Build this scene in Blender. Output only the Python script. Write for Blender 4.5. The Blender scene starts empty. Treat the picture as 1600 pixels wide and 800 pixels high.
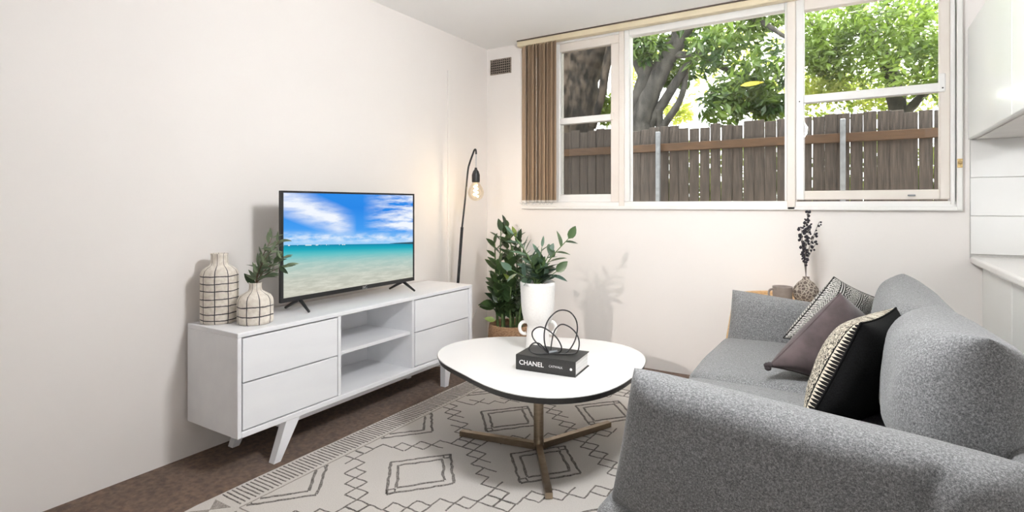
import bpy, bmesh, math, random
from mathutils import Vector, Matrix, noise
random.seed(7)
PI = math.pi
scene = bpy.context.scene
COL = scene.collection

# ------------------------------------------------------------------ camera
FPX = 857.0
YAW = math.atan(528 / 857.0)
CAM = Vector((2.53, -3.72, 1.13))
cd = bpy.data.cameras.new('camera')
cam = bpy.data.objects.new('camera', cd); COL.objects.link(cam)
cd.sensor_width = 36.0
cd.lens = 36.0 * FPX / 1600.0
cd.shift_y = -80.0 / 1600.0
cd.clip_start = 0.05
cam.location = CAM
cam.rotation_euler = (PI / 2, 0, YAW)
scene.camera = cam
RGT = Vector((math.cos(YAW), math.sin(YAW), 0))
FWD = Vector((-math.sin(YAW), math.cos(YAW), 0))

# ------------------------------------------------------------------ world, sun, room lights, exposure
w = bpy.data.worlds.new('world'); scene.world = w
w.use_nodes = True
bg = w.node_tree.nodes['Background']
bg.inputs[0].default_value = (0.97, 0.99, 1.0, 1)
bg.inputs[1].default_value = 4.5
sd = bpy.data.lights.new('sun', 'SUN'); sd.energy = 15.0; sd.angle = 0.02; sd.color = (1, .95, .84)
sun = bpy.data.objects.new('sun', sd); COL.objects.link(sun)
sun.rotation_euler = Vector((-0.18, -0.42, -1.0)).to_track_quat('-Z', 'Y').to_euler()
scene.view_settings.view_transform = 'Standard'
scene.view_settings.look = 'None'
scene.view_settings.gamma = 1.0
scene.view_settings.use_curve_mapping = False
scene.view_settings.exposure = 0.66
LAMP_KITCHEN = 75.0
LAMP_MAIN = 258.0
LAMP_FLASH = 170.0

# ------------------------------------------------------------------ materials
def nodes_of(name):
    m = bpy.data.materials.new(name); m.use_nodes = True
    nt = m.node_tree
    return m, nt, nt.nodes['Principled BSDF']

def N(nt, typ, **kw):
    n = nt.nodes.new(typ)
    for k, v in kw.items():
        setattr(n, k, v)
    return n

def math_n(nt, op, a, b=None, c=None):
    n = nt.nodes.new('ShaderNodeMath'); n.operation = op
    for i, v in enumerate((a, b, c)):
        if v is None: continue
        if isinstance(v, (int, float)): n.inputs[i].default_value = v
        else: nt.links.new(v, n.inputs[i])
    return n.outputs[0]

def mixc(nt, fac, a, b):
    n = nt.nodes.new('ShaderNodeMix'); n.data_type = 'RGBA'
    for s, v in ((n.inputs[0], fac), (n.inputs[6], a), (n.inputs[7], b)):
        if isinstance(v, (int, float)): s.default_value = v
        elif isinstance(v, tuple): s.default_value = (*v[:3], 1)
        else: nt.links.new(v, s)
    return n.outputs[2]

def coords(nt, kind='Object', scale=(1, 1, 1), rot=(0, 0, 0)):
    tc = N(nt, 'ShaderNodeTexCoord'); mp = N(nt, 'ShaderNodeMapping')
    mp.inputs['Scale'].default_value = scale
    mp.inputs['Rotation'].default_value = rot
    nt.links.new(tc.outputs[kind], mp.inputs[0])
    return mp.outputs[0]

def noise_n(nt, vec, scale, detail=3, rough=.5):
    n = N(nt, 'ShaderNodeTexNoise')
    n.inputs['Scale'].default_value = scale; n.inputs['Detail'].default_value = detail
    n.inputs['Roughness'].default_value = rough
    nt.links.new(vec, n.inputs['Vector'])
    return n.outputs[0]

def ramp(nt, val, stops):
    r = N(nt, 'ShaderNodeValToRGB')
    els = r.color_ramp.elements
    while len(els) < len(stops): els.new(.5)
    for e, (p, c) in zip(els, stops):
        e.position = p; e.color = (*c, 1)
    nt.links.new(val, r.inputs[0])
    return r.outputs[0]

def mat(name, c1, c2=None, scale=40, rough=.5, metal=0, bump=0, bscale=None, stretch=(1, 1, 1), detail=3, coat=0, lo=.35, hi=.65, spec=None, sheen=0):
    m, nt, p = nodes_of(name)
    p.inputs['Roughness'].default_value = rough
    p.inputs['Metallic'].default_value = metal
    p.inputs['Coat Weight'].default_value = coat
    p.inputs['Sheen Weight'].default_value = sheen
    if spec is not None: p.inputs['Specular IOR Level'].default_value = spec
    v = coords(nt, 'Object', stretch)
    if c2 is None: c2 = tuple(x * .93 for x in c1)
    nz = noise_n(nt, v, scale, detail)
    nt.links.new(ramp(nt, nz, [(lo, c2), (hi, c1)]), p.inputs['Base Color'])
    if bump:
        b = N(nt, 'ShaderNodeBump'); b.inputs['Strength'].default_value = bump
        b.inputs['Distance'].default_value = .004
        nt.links.new(noise_n(nt, v, bscale or scale, 4, .6), b.inputs['Height'])
        nt.links.new(b.outputs[0], p.inputs['Normal'])
    return m

M = {}
M['wall'] = mat('wall_paint', (.87, .828, .797), (.86, .818, .787), 3, .75, bump=.06, bscale=60)
M['ceiling'] = mat('ceiling_paint', (.95, .945, .938), (.94, .935, .928), 3, .85, bump=.04, bscale=60)
M['carpet'] = mat('brown_carpet', (.19, .113, .072), (.095, .053, .032), 55, .95, bump=.9, bscale=420, detail=6, spec=.1, sheen=.2)
M['window_white'] = mat('window_gloss_white', (.86, .85, .83), (.84, .82, .80), 8, .35)
M['window_cream'] = mat('window_cream_paint', (.80, .74, .68), (.77, .70, .64), 6, .45)
M['stand_white'] = mat('cabinet_white_satin', (.88, .88, .90), (.85, .85, .875), 14, .4, stretch=(1, .15, 1))
M['stand_gap'] = mat('cabinet_shadow_gap_grey', (.30, .30, .31), None, 10, .6)
M['black_plastic'] = mat('black_gloss_plastic', (.012, .012, .013), None, 30, .28)
M['black_metal'] = mat('matt_black_metal', (.02, .02, .021), (.014, .014, .015), 80, .42, bump=.1, bscale=300)
M['kitchen_white'] = mat('kitchen_laminate_white', (.86, .87, .84), (.85, .86, .83), 4, .28, coat=.15)
M['kitchen_under'] = mat('cabinet_underside', (.78, .76, .73), None, 5, .5)
M['counter'] = mat('countertop_white_stone', (.85, .83, .80), (.80, .78, .75), 150, .22)
M['tile'] = mat('splashback_tile_glaze', (.70, .685, .665), (.685, .67, .65), 6, .18, coat=.3)
M['grout'] = mat('tile_grout', (.62, .60, .58), None, 100, .9)
M['vane'] = mat('blind_vane_fabric', (.46, .34, .235), (.37, .27, .185), 25, .85, stretch=(40, 40, .6), bump=.2, bscale=200)
M['rail'] = mat('blind_rail_cream', (.76, .66, .47), (.70, .60, .42), 8, .4)
M['rail_dark'] = mat('blind_track_brown', (.10, .07, .055), None, 20, .6)
M['brass'] = mat('old_brass', (.62, .45, .22), (.42, .29, .13), 90, .3, 1)
M['vent'] = mat('vent_weathered', (.36, .30, .25), (.16, .13, .105), 90, .8)
M['vent_dark'] = mat('vent_void', (.02, .017, .014), None, 30, .9)
M['bronze'] = mat('brushed_bronze', (.36, .29, .215), (.28, .22, .16), 30, .34, 1, stretch=(1, 1, 12))
M['table_white'] = mat('laminate_tabletop_white', (.82, .81, .80), (.81, .80, .79), 5, .24, coat=.15)
M['table_edge'] = mat('table_black_edge', (.012, .012, .012), None, 30, .4)
M['urn'] = mat('chalk_white_ceramic', (.76, .745, .725), (.71, .695, .675), 120, .6, bump=.15, bscale=160)
M['basket'] = mat('woven_cork_basket', (.44, .27, .155), (.25, .145, .08), 70, .9, bump=1.0, bscale=120, stretch=(1, 1, 2.2))
M['soil'] = mat('dark_soil', (.07, .04, .026), (.025, .015, .01), 90, 1, bump=1)
M['stem_dark'] = mat('green_stem', (.10, .16, .05), (.06, .10, .03), 30, .5)
M['twig'] = mat('twig_brown', (.17, .12, .075), (.10, .07, .045), 60, .8)
M['dry'] = mat('dried_dark_buds', (.035, .03, .04), (.015, .013, .018), 90, .9)
M['dry_stem'] = mat('dried_stem_grey', (.16, .135, .115), None, 60, .9)
M['wood'] = mat('pale_oak', (.72, .50, .28), (.60, .39, .20), 14, .5, stretch=(1, 8, 8))
M['mug'] = mat('taupe_stoneware', (.27, .23, .205), (.24, .20, .18), 60, .45)
M['paper'] = mat('book_paper', (.82, .81, .79), (.66, .65, .63), 260, .9, stretch=(.02, .02, 1))
M['book'] = mat('book_black_cloth', (.022, .022, .021), (.012, .012, .012), 300, .55, bump=.15)
M['white_print'] = mat('white_print', (.85, .85, .85), None, 10, .5)
M['grey_print'] = mat('grey_print', (.55, .55, .56), None, 10, .4)
M['cord_white'] = mat('white_cable', (.8, .8, .78), None, 10, .5)
M['mauve'] = mat('mauve_velvet', (.105, .080, .081), (.072, .055, .056), 16, .9, bump=.25, bscale=350, sheen=.25, spec=.15)
M['mauve_dark'] = mat('mauve_tassel', (.05, .04, .042), None, 60, .95)
M['fence'] = mat('weathered_paling', (.076, .061, .051), (.030, .0245, .021), 9, .9, stretch=(9, 9, .7), bump=.5, bscale=12, detail=6)
M['fence_rail'] = mat('fence_rail_timber', (.085, .045, .021), (.048, .026, .013), 9, .85, stretch=(.8, 9, 9))
M['post'] = mat('galvanised_post', (.22, .235, .25), (.15, .16, .175), 20, .55, .3)
M['bark'] = mat('tree_bark', (.10, .078, .062), (.012, .010, .008), 13, .95, bump=1.0, bscale=14, stretch=(1, 1, .45), detail=8, lo=.4, hi=.62)
M['bark_grey'] = mat('grey_bark', (.075, .068, .060), (.022, .020, .018), 14, .95, bump=.8, bscale=22, stretch=(1, 1, .4), detail=6)
M['ground'] = mat('garden_soil', (.16, .11, .07), (.08, .055, .035), 8, 1, bump=.6)
M['shade_eave'] = mat('shade_eave_paint', (.7, .68, .65), None, 6, .7)

def rug_mat():
    m, nt, p = nodes_of('rug_pile_cream')
    v = coords(nt, 'Object')
    nz = noise_n(nt, v, 260, 5, .7); n2 = noise_n(nt, v, 5, 3)
    c = ramp(nt, nz, [(.3, (.53, .49, .455)), (.7, (.74, .70, .66))])
    c = mixc(nt, math_n(nt, 'MULTIPLY', n2, .35), c, (.55, .51, .465))
    nt.links.new(c, p.inputs['Base Color'])
    p.inputs['Roughness'].default_value = .97; p.inputs['Specular IOR Level'].default_value = .1
    b = N(nt, 'ShaderNodeBump'); b.inputs['Strength'].default_value = .7; b.inputs['Distance'].default_value = .004
    nt.links.new(nz, b.inputs['Height']); nt.links.new(b.outputs[0], p.inputs['Normal'])
    return m
M['rug'] = rug_mat()
M['rug_line'] = mat('rug_charcoal_yarn', (.33, .30, .275), (.10, .09, .084), 150, .97, detail=5, bump=.8, bscale=300, spec=.05)
M['rug_line_faint'] = mat('rug_taupe_yarn', (.46, .41, .37), (.24, .215, .195), 210, .97, detail=5, bump=.8, bscale=300, spec=.05)

def sofa_mat():
    m, nt, p = nodes_of('heathered_grey_wool')
    v = coords(nt, 'Object')
    a = noise_n(nt, v, 210, 4, .75); b_ = noise_n(nt, v, 520, 3, .7)
    s = math_n(nt, 'ADD', math_n(nt, 'MULTIPLY', a, .6), math_n(nt, 'MULTIPLY', b_, .4))
    c = ramp(nt, s, [(.37, (.07, .071, .075)), (.5, (.19, .191, .195)), (.63, (.40, .40, .405))])
    nt.links.new(c, p.inputs['Base Color'])
    p.inputs['Roughness'].default_value = .95; p.inputs['Specular IOR Level'].default_value = .12
    p.inputs['Sheen Weight'].default_value = .25; p.inputs['Sheen Roughness'].default_value = .5
    b = N(nt, 'ShaderNodeBump'); b.inputs['Strength'].default_value = .45; b.inputs['Distance'].default_value = .002
    nt.links.new(a, b.inputs['Height']); nt.links.new(b.outputs[0], p.inputs['Normal'])
    return m
M['sofa'] = sofa_mat()

def glass_mat(name, tint=(1, 1, 1), refl=1.0):
    m = bpy.data.materials.new(name); m.use_nodes = True
    nt = m.node_tree; nt.nodes.clear()
    o = N(nt, 'ShaderNodeOutputMaterial'); mx = N(nt, 'ShaderNodeMixShader')
    t = N(nt, 'ShaderNodeBsdfTransparent'); g = N(nt, 'ShaderNodeBsdfGlossy'); f = N(nt, 'ShaderNodeFresnel')
    t.inputs[0].default_value = (*tint, 1); g.inputs['Roughness'].default_value = .02
    f.inputs[0].default_value = 1.45
    nt.links.new(math_n(nt, 'MULTIPLY', f.outputs[0], refl), mx.inputs[0])
    nt.links.new(t.outputs[0], mx.inputs[1]); nt.links.new(g.outputs[0], mx.inputs[2])
    nt.links.new(mx.outputs[0], o.inputs[0])
    return m
M['glass'] = glass_mat('window_glass', (.97, .98, .97), .8)
M['screen_mesh_glass'] = glass_mat('screened_window_glass', (.72, .72, .70), .8)  # darker tint stands for an insect screen over the glass
M['bulb_glass'] = glass_mat('bulb_amber_glass', (1, .95, .86), .35)

def emit_mat(name, col, strength):
    m = bpy.data.materials.new(name); m.use_nodes = True
    nt = m.node_tree; nt.nodes.clear()
    o = N(nt, 'ShaderNodeOutputMaterial'); e = N(nt, 'ShaderNodeEmission')
    e.inputs[0].default_value = (*col, 1); e.inputs[1].default_value = strength
    nt.links.new(e.outputs[0], o.inputs[0])
    return m
M['filament'] = emit_mat('lit_filament', (1, .72, .36), 40)
M['lamp_diffuser'] = emit_mat('lit_lamp_diffuser', (1, .95, .88), 2.5)

def leaf_mat(name, c1, c2, trans=.3, rough=.4, scale=6):
    m = bpy.data.materials.new(name); m.use_nodes = True
    nt = m.node_tree; p = nt.nodes['Principled BSDF']; out = nt.nodes['Material Output']
    v = coords(nt, 'Object'); 
    oi = N(nt, 'ShaderNodeObjectInfo')
    nz = noise_n(nt, v, scale, 2)
    f = math_n(nt, 'ADD', math_n(nt, 'MULTIPLY', nz, .9), math_n(nt, 'MULTIPLY', oi.outputs['Random'], .3))
    c = ramp(nt, f, [(.35, c2), (.75, c1)])
    nt.links.new(c, p.inputs['Base Color']); p.inputs['Roughness'].default_value = rough
    t = N(nt, 'ShaderNodeBsdfTranslucent'); nt.links.new(c, t.inputs[0])
    mx = N(nt, 'ShaderNodeMixShader'); mx.inputs[0].default_value = trans
    nt.links.new(p.outputs[0], mx.inputs[1]); nt.links.new(t.outputs[0], mx.inputs[2])
    nt.links.new(mx.outputs[0], out.inputs[0])
    return m
M['leaf_zz'] = leaf_mat('zz_leaf_dark_green', (.075, .13, .045), (.018, .04, .016), .12, .32)
M['leaf_zz_light'] = leaf_mat('zz_leaf_fresh_green', (.30, .38, .08), (.16, .25, .05), .2, .35)
M['leaf_urn'] = leaf_mat('urn_leaf_blue_green', (.12, .20, .12), (.035, .075, .055), .12, .38)
M['leaf_olive'] = leaf_mat('olive_leaf_grey_green', (.25, .31, .18), (.09, .13, .075), .15, .5)
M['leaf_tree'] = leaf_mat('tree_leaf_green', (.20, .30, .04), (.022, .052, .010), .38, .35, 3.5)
M['leaf_tree_light'] = leaf_mat('tree_leaf_sun_yellow_green', (.55, .60, .14), (.13, .21, .03), .5, .35, 3.5)  # paler leaf copy with sunlight put into the colour, hedge shares it
M['leaf_yellow'] = leaf_mat('yellowed_leaf', (.85, .62, .05), (.7, .45, .04), .5, .5)

def screen_mat():
    m = bpy.data.materials.new('tv_beach_picture'); m.use_nodes = True
    nt = m.node_tree; nt.nodes.clear()
    o = N(nt, 'ShaderNodeOutputMaterial'); e = N(nt, 'ShaderNodeEmission')
    tc = N(nt, 'ShaderNodeTexCoord'); sp = N(nt, 'ShaderNodeSeparateXYZ')
    nt.links.new(tc.outputs['UV'], sp.inputs[0])
    u = sp.outputs[0]
    v = math_n(nt, 'ADD', sp.outputs[1], math_n(nt, 'MULTIPLY', math_n(nt, 'SUBTRACT', u, .5), .09))
    sky = ramp(nt, v, [(.46, (.30, .60, .92)), (.62, (.06, .33, .86)), (.85, (.025, .24, .78)), (1.0, (.03, .26, .80))])
    def cvec(sx, sy, rot, off=(0, 0, 0)):
        mp = N(nt, 'ShaderNodeMapping'); mp.inputs['Scale'].default_value = (sx, sy, 1); mp.inputs['Rotation'].default_value = (0, 0, rot)
        mp.inputs['Location'].default_value = off
        nt.links.new(tc.outputs['UV'], mp.inputs[0]); return mp.outputs[0]
    n1 = noise_n(nt, cvec(3.2, 9, .42), 1.0, 7, .62)
    # band of cloud from upper left running down to the centre
    d = math_n(nt, 'ADD', math_n(nt, 'MULTIPLY', u, .55), v)
    band = math_n(nt, 'SUBTRACT', 1.0, math_n(nt, 'MULTIPLY', math_n(nt, 'ABSOLUTE', math_n(nt, 'SUBTRACT', d, .90)), 5.2))
    left = math_n(nt, 'SUBTRACT', 1.0, math_n(nt, 'MULTIPLY', math_n(nt, 'MAXIMUM', math_n(nt, 'SUBTRACT', u, .36), 0.0), 7.0))
    m1 = math_n(nt, 'MULTIPLY', math_n(nt, 'MAXIMUM', band, 0.0), math_n(nt, 'MAXIMUM', left, 0.0))
    c1 = math_n(nt, 'MULTIPLY', m1, math_n(nt, 'MULTIPLY', math_n(nt, 'SUBTRACT', n1, .25), 3.6))
    n2 = noise_n(nt, cvec(3, 11, -.42, (4, 2, 0)), 1.0, 7, .62)
    right = math_n(nt, 'MULTIPLY', math_n(nt, 'MAXIMUM', math_n(nt, 'SUBTRACT', u, .55), 0.0), 2.6)
    hi = math_n(nt, 'MINIMUM', math_n(nt, 'MAXIMUM', math_n(nt, 'MULTIPLY', math_n(nt, 'SUBTRACT', v, .55), 9.0), 0.0), 1.0)
    c2 = math_n(nt, 'MULTIPLY', math_n(nt, 'MULTIPLY', right, hi), math_n(nt, 'MULTIPLY', math_n(nt, 'SUBTRACT', n2, .40), 6.5))
    n3 = noise_n(nt, cvec(9, 18, 0, (1, 7, 0)), 1.0, 5, .6)
    low = math_n(nt, 'MAXIMUM', math_n(nt, 'SUBTRACT', 1.0, math_n(nt, 'MULTIPLY', math_n(nt, 'ABSOLUTE', math_n(nt, 'SUBTRACT', v, .525)), 14.0)), 0.0)
    c3 = math_n(nt, 'MULTIPLY', low, math_n(nt, 'MULTIPLY', math_n(nt, 'SUBTRACT', n3, .36), 3.2))
    cl = math_n(nt, 'MAXIMUM', math_n(nt, 'MAXIMUM', c1, c2), c3)
    clamp = math_n(nt, 'MINIMUM', math_n(nt, 'MAXIMUM', cl, 0.0), .95)
    skyc = mixc(nt, clamp, sky, (.90, .93, .97))
    sea = ramp(nt, v, [(0, (.53, .52, .44)), (.12, (.50, .53, .46)), (.27, (.38, .56, .52)), (.36, (.12, .52, .55)), (.41, (.015, .40, .50)), (.452, (.01, .26, .42)), (.46, (.03, .14, .30))])
    wv = N(nt, 'ShaderNodeTexVoronoi'); wv.feature = 'DISTANCE_TO_EDGE'; wv.inputs['Scale'].default_value = 1.0
    nt.links.new(cvec(16, 44, .12), wv.inputs['Vector'])
    n5 = noise_n(nt, cvec(7, 30, .15), 1.0, 5, .7)
    shal = math_n(nt, 'MAXIMUM', math_n(nt, 'SUBTRACT', 1.0, math_n(nt, 'MULTIPLY', v, 2.6)), 0.0)
    rip = math_n(nt, 'MULTIPLY', shal, math_n(nt, 'MULTIPLY', math_n(nt, 'MAXIMUM', math_n(nt, 'SUBTRACT', n5, .42), 0.0), 2.6))
    seac = mixc(nt, math_n(nt, 'MINIMUM', rip, .6), sea, (.86, .86, .76))
    # low headland on the right of the horizon
    isl = math_n(nt, 'MULTIPLY', math_n(nt, 'GREATER_THAN', u, .78), math_n(nt, 'LESS_THAN', math_n(nt, 'ABSOLUTE', math_n(nt, 'SUBTRACT', v, .462)), math_n(nt, 'MULTIPLY', math_n(nt, 'SUBTRACT', u, .76), .055)))
    allc = mixc(nt, math_n(nt, 'GREATER_THAN', v, .458), seac, skyc)
    allc = mixc(nt, isl, allc, (.04, .09, .12))
    # small pale boats on the horizon
    n6 = noise_n(nt, cvec(60, 3, 0), 1.0, 1)
    boat = math_n(nt, 'MULTIPLY', math_n(nt, 'GREATER_THAN', n6, .60), math_n(nt, 'LESS_THAN', math_n(nt, 'ABSOLUTE', math_n(nt, 'SUBTRACT', v, .455)), .004))
    boat = math_n(nt, 'MULTIPLY', boat, math_n(nt, 'LESS_THAN', u, .45))
    allc = mixc(nt, boat, allc, (.85, .8, .8))
    nt.links.new(allc, e.inputs[0]); e.inputs[1].default_value = .66
    nt.links.new(e.outputs[0], o.inputs[0])
    return m
M['screen'] = screen_mat()

def vase_mat(name, zlines, nvert, wz, wa, phase):
    m, nt, p = nodes_of(name)
    tc = N(nt, 'ShaderNodeTexCoord'); sp = N(nt, 'ShaderNodeSeparateXYZ')
    v = tc.outputs['Object']
    nz = noise_n(nt, v, 18, 3)
    off = N(nt, 'ShaderNodeVectorMath'); off.operation = 'SCALE'; off.inputs['Scale'].default_value = .0
    nt.links.new(v, sp.inputs[0])
    wob = math_n(nt, 'MULTIPLY', math_n(nt, 'SUBTRACT', nz, .5), .012)
    ang = math_n(nt, 'ARCTAN2', sp.outputs[1], sp.outputs[0])
    a = math_n(nt, 'FRACT', math_n(nt, 'ADD', math_n(nt, 'MULTIPLY', math_n(nt, 'ADD', ang, math_n(nt, 'MULTIPLY', wob, 6.0)), nvert / (2 * PI)), phase))
    lines = math_n(nt, 'LESS_THAN', a, wa)
    zz = math_n(nt, 'ADD', sp.outputs[2], wob)
    for z in zlines:
        lines = math_n(nt, 'MAXIMUM', lines, math_n(nt, 'LESS_THAN', math_n(nt, 'ABSOLUTE', math_n(nt, 'SUBTRACT', zz, z)), wz))
    base = ramp(nt, noise_n(nt, v, 60, 4), [(.35, (.66, .59, .51)), (.65, (.80, .74, .66))])
    nt.links.new(mixc(nt, lines, base, (.035, .030, .032)), p.inputs['Base Color'])
    p.inputs['Roughness'].default_value = .6
    b = N(nt, 'ShaderNodeBump'); b.inputs['Strength'].default_value = .2
    nt.links.new(noise_n(nt, v, 120, 3), b.inputs['Height']); nt.links.new(b.outputs[0], p.inputs['Normal'])
    return m

def pillow_mat(name, kind):
    """flat woven print by UV: kind 'scribble' (cream with black plant motifs), 'diamond' (white with grey diamonds), 'black'"""
    m, nt, p = nodes_of(name)
    p.inputs['Roughness'].default_value = .95; p.inputs['Specular IOR Level'].default_value = .1
    tc = N(nt, 'ShaderNodeTexCoord'); sp = N(nt, 'ShaderNodeSeparateXYZ')
    nt.links.new(tc.outputs['UV'], sp.inputs[0]); u, v = sp.outputs[0], sp.outputs[1]
    obj = tc.outputs['Object']
    def lt(a, b): return math_n(nt, 'LESS_THAN', a, b)
    def frac(a, s, o=0.0): return math_n(nt, 'FRACT', math_n(nt, 'ADD', math_n(nt, 'MULTIPLY', a, s), o))
    def tri(a, s): return math_n(nt, 'ABSOLUTE', math_n(nt, 'SUBTRACT', frac(a, s), .5))
    if kind == 'black':
        nz = noise_n(nt, obj, 300, 3)
        nt.links.new(ramp(nt, nz, [(.3, (.004, .004, .004)), (.7, (.010, .010, .0105))]), p.inputs['Base Color'])
    elif kind == 'scribble':
        mp = N(nt, 'ShaderNodeMapping'); mp.inputs['Scale'].default_value = (75, 13, 1); nt.links.new(tc.outputs['UV'], mp.inputs[0])
        nz = noise_n(nt, mp.outputs[0], 1.6, 3, .55)
        band = lt(math_n(nt, 'ABSOLUTE', math_n(nt, 'SUBTRACT', nz, .53)), .045)
        nz2 = noise_n(nt, mp.outputs[0], 3.4, 2, .5)
        blobs = math_n(nt, 'GREATER_THAN', nz2, .60)
        mark = math_n(nt, 'MAXIMUM', band, blobs)
        # lines running along the panel and a toothed border beside the seam
        mark = math_n(nt, 'MAXIMUM', mark, lt(math_n(nt, 'ABSOLUTE', math_n(nt, 'SUBTRACT', u, .976)), .004))
        tooth = lt(tri(v, 30.0), math_n(nt, 'MULTIPLY', math_n(nt, 'SUBTRACT', 1.0, u), 27.0))
        edge = math_n(nt, 'GREATER_THAN', u, .982)
        mark = math_n(nt, 'ADD', math_n(nt, 'MULTIPLY', mark, math_n(nt, 'SUBTRACT', 1.0, edge)), math_n(nt, 'MULTIPLY', edge, math_n(nt, 'SUBTRACT', 1.0, tooth)))
        nt.links.new(mixc(nt, mark, (.62, .56, .46), (.012, .011, .011)), p.inputs['Base Color'])
    else:
        # bands across the cushion: broken diagonal ticks, then black bars and chevrons
        tick = lt(math_n(nt, 'FRACT', math_n(nt, 'ADD', math_n(nt, 'MULTIPLY', v, 26.0), math_n(nt, 'MULTIPLY', tri(u, 10.0), 4.0))), .45)
        nz = noise_n(nt, tc.outputs['UV'], 60, 2)
        tick = math_n(nt, 'MULTIPLY', tick, math_n(nt, 'GREATER_THAN', nz, .44))
        bars = lt(frac(u, 24.0), .5)
        chev = lt(math_n(nt, 'FRACT', math_n(nt, 'ADD', math_n(nt, 'MULTIPLY', u, 20.0), math_n(nt, 'MULTIPLY', tri(v, 12.0), 2.2))), .5)
        zone = frac(u, 2.6, .12)
        ln = math_n(nt, 'ADD', math_n(nt, 'MULTIPLY', lt(zone, .45), tick), math_n(nt, 'MULTIPLY', math_n(nt, 'GREATER_THAN', zone, .45), math_n(nt, 'ADD', math_n(nt, 'MULTIPLY', lt(zone, .72), bars), math_n(nt, 'MULTIPLY', math_n(nt, 'GREATER_THAN', zone, .72), chev))))
        nt.links.new(mixc(nt, ln, (.56, .545, .51), (.03, .029, .028)), p.inputs['Base Color'])
    b = N(nt, 'ShaderNodeBump'); b.inputs['Strength'].default_value = .3; b.inputs['Distance'].default_value = .002
    nt.links.new(noise_n(nt, obj, 350, 3), b.inputs['Height']); nt.links.new(b.outputs[0], p.inputs['Normal'])
    return m
M['p_black'] = pillow_mat('black_velvet', 'black')
M['p_scribble'] = pillow_mat('cream_black_print', 'scribble')
M['p_diamond'] = pillow_mat('white_grey_diamond', 'diamond')

def bottle_mat():
    m, nt, p = nodes_of('mottled_carved_ceramic')
    v = coords(nt, 'Object')
    vo = N(nt, 'ShaderNodeTexVoronoi'); vo.feature = 'DISTANCE_TO_EDGE'; vo.inputs['Scale'].default_value = 55
    nt.links.new(v, vo.inputs['Vector'])
    nt.links.new(ramp(nt, vo.outputs['Distance'], [(.02, (.48, .42, .35)), (.16, (.13, .10, .085))]), p.inputs['Base Color'])
    p.inputs['Roughness'].default_value = .8
    return m
M['bottle'] = bottle_mat()

# ------------------------------------------------------------------ object helpers
WORLD = {}

def link(o, parent, origin):
    COL.objects.link(o)
    WORLD[o.name] = Vector(origin)
    if parent is not None:
        o.parent = parent
        o.location = Vector(origin) - WORLD[parent.name]
    else:
        o.location = origin
    return o

def tag(o, label, cat, group=None):
    o['label'] = label; o['category'] = cat
    if group: o['group'] = group
    return o

def thing(name, loc, label, cat, group=None):
    o = bpy.data.objects.new(name, None); o.empty_display_size = .05
    link(o, None, Vector(loc))
    return tag(o, label, cat, group)

def obj(name, geo, m, parent=None, origin=None, smooth=False, uvs=None, kind=None, mats=None, fmat=None):
    vs, fs = geo
    vs = [Vector(v) for v in vs]
    if origin is None:
        lo = Vector((min(v.x for v in vs), min(v.y for v in vs), min(v.z for v in vs)))
        hi = Vector((max(v.x for v in vs), max(v.y for v in vs), max(v.z for v in vs)))
        origin = (lo + hi) / 2
        if parent is None: origin.z = lo.z
    origin = Vector(origin)
    me = bpy.data.meshes.new(name)
    me.from_pydata([v - origin for v in vs], [], fs)
    if uvs is not None:
        ul = me.uv_layers.new(name='UVMap')
        for lp in me.loops: ul.data[lp.index].uv = uvs[lp.vertex_index]
    if mats:
        for x in mats: me.materials.append(M[x])
        for pl, k in zip(me.polygons, fmat): pl.material_index = k
    else:
        me.materials.append(M[m] if isinstance(m, str) else m)
    if smooth:
        me.polygons.foreach_set('use_smooth', [True] * len(me.polygons))
    me.update()
    o = bpy.data.objects.new(name, me)
    link(o, parent, origin)
    if kind: o['kind'] = kind
    return o

def struct(o):
    o['kind'] = 'structure'; return o

def join(*geos):
    V, F = [], []
    for vs, fs in geos:
        b = len(V); V += [Vector(v) for v in vs]; F += [tuple(i + b for i in f) for f in fs]
    return V, F

def bm_geo(bm):
    bm.verts.ensure_lookup_table()
    r = [v.co.copy() for v in bm.verts], [tuple(v.index for v in f.verts) for f in bm.faces]
    bm.free(); return r

def gbox(lo, hi, bev=0, seg=1):
    bm = bmesh.new(); bmesh.ops.create_cube(bm, size=1)
    lo, hi = Vector(lo), Vector(hi); c = (lo + hi) / 2; s = hi - lo
    for v in bm.verts: v.co = Vector((v.co.x * s.x, v.co.y * s.y, v.co.z * s.z)) + c
    if bev: bmesh.ops.bevel(bm, geom=list(bm.edges), offset=bev, segments=seg, affect='EDGES', profile=.5)
    bm.verts.index_update()
    return bm_geo(bm)

def gpoly(bottom, top):
    """loft two same-length loops with caps"""
    n = len(bottom)
    V = [Vector(p) for p in bottom] + [Vector(p) for p in top]
    F = [tuple(range(n))[::-1], tuple(range(n, 2 * n))] + [(i, (i + 1) % n, n + (i + 1) % n, n + i) for i in range(n)]
    return V, F

def gprism(outline, z0, z1):
    return gpoly([(x, y, z0) for x, y in outline], [(x, y, z1) for x, y in outline])

def glathe(profile, c, n=40, closed=True):
    """profile: [(r,z)], from bottom to top"""
    V, F = [], []
    for r, z in profile:
        for i in range(n):
            a = 2 * PI * i / n; V.append(Vector((c[0] + r * math.cos(a), c[1] + r * math.sin(a), c[2] + z)))
    for k in range(len(profile) - 1):
        for i in range(n):
            j = (i + 1) % n
            F.append((k * n + i, k * n + j, (k + 1) * n + j, (k + 1) * n + i))
    if closed:
        F.append(tuple(range(n))[::-1]); b = (len(profile) - 1) * n; F.append(tuple(range(b, b + n)))
    return V, F

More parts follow.
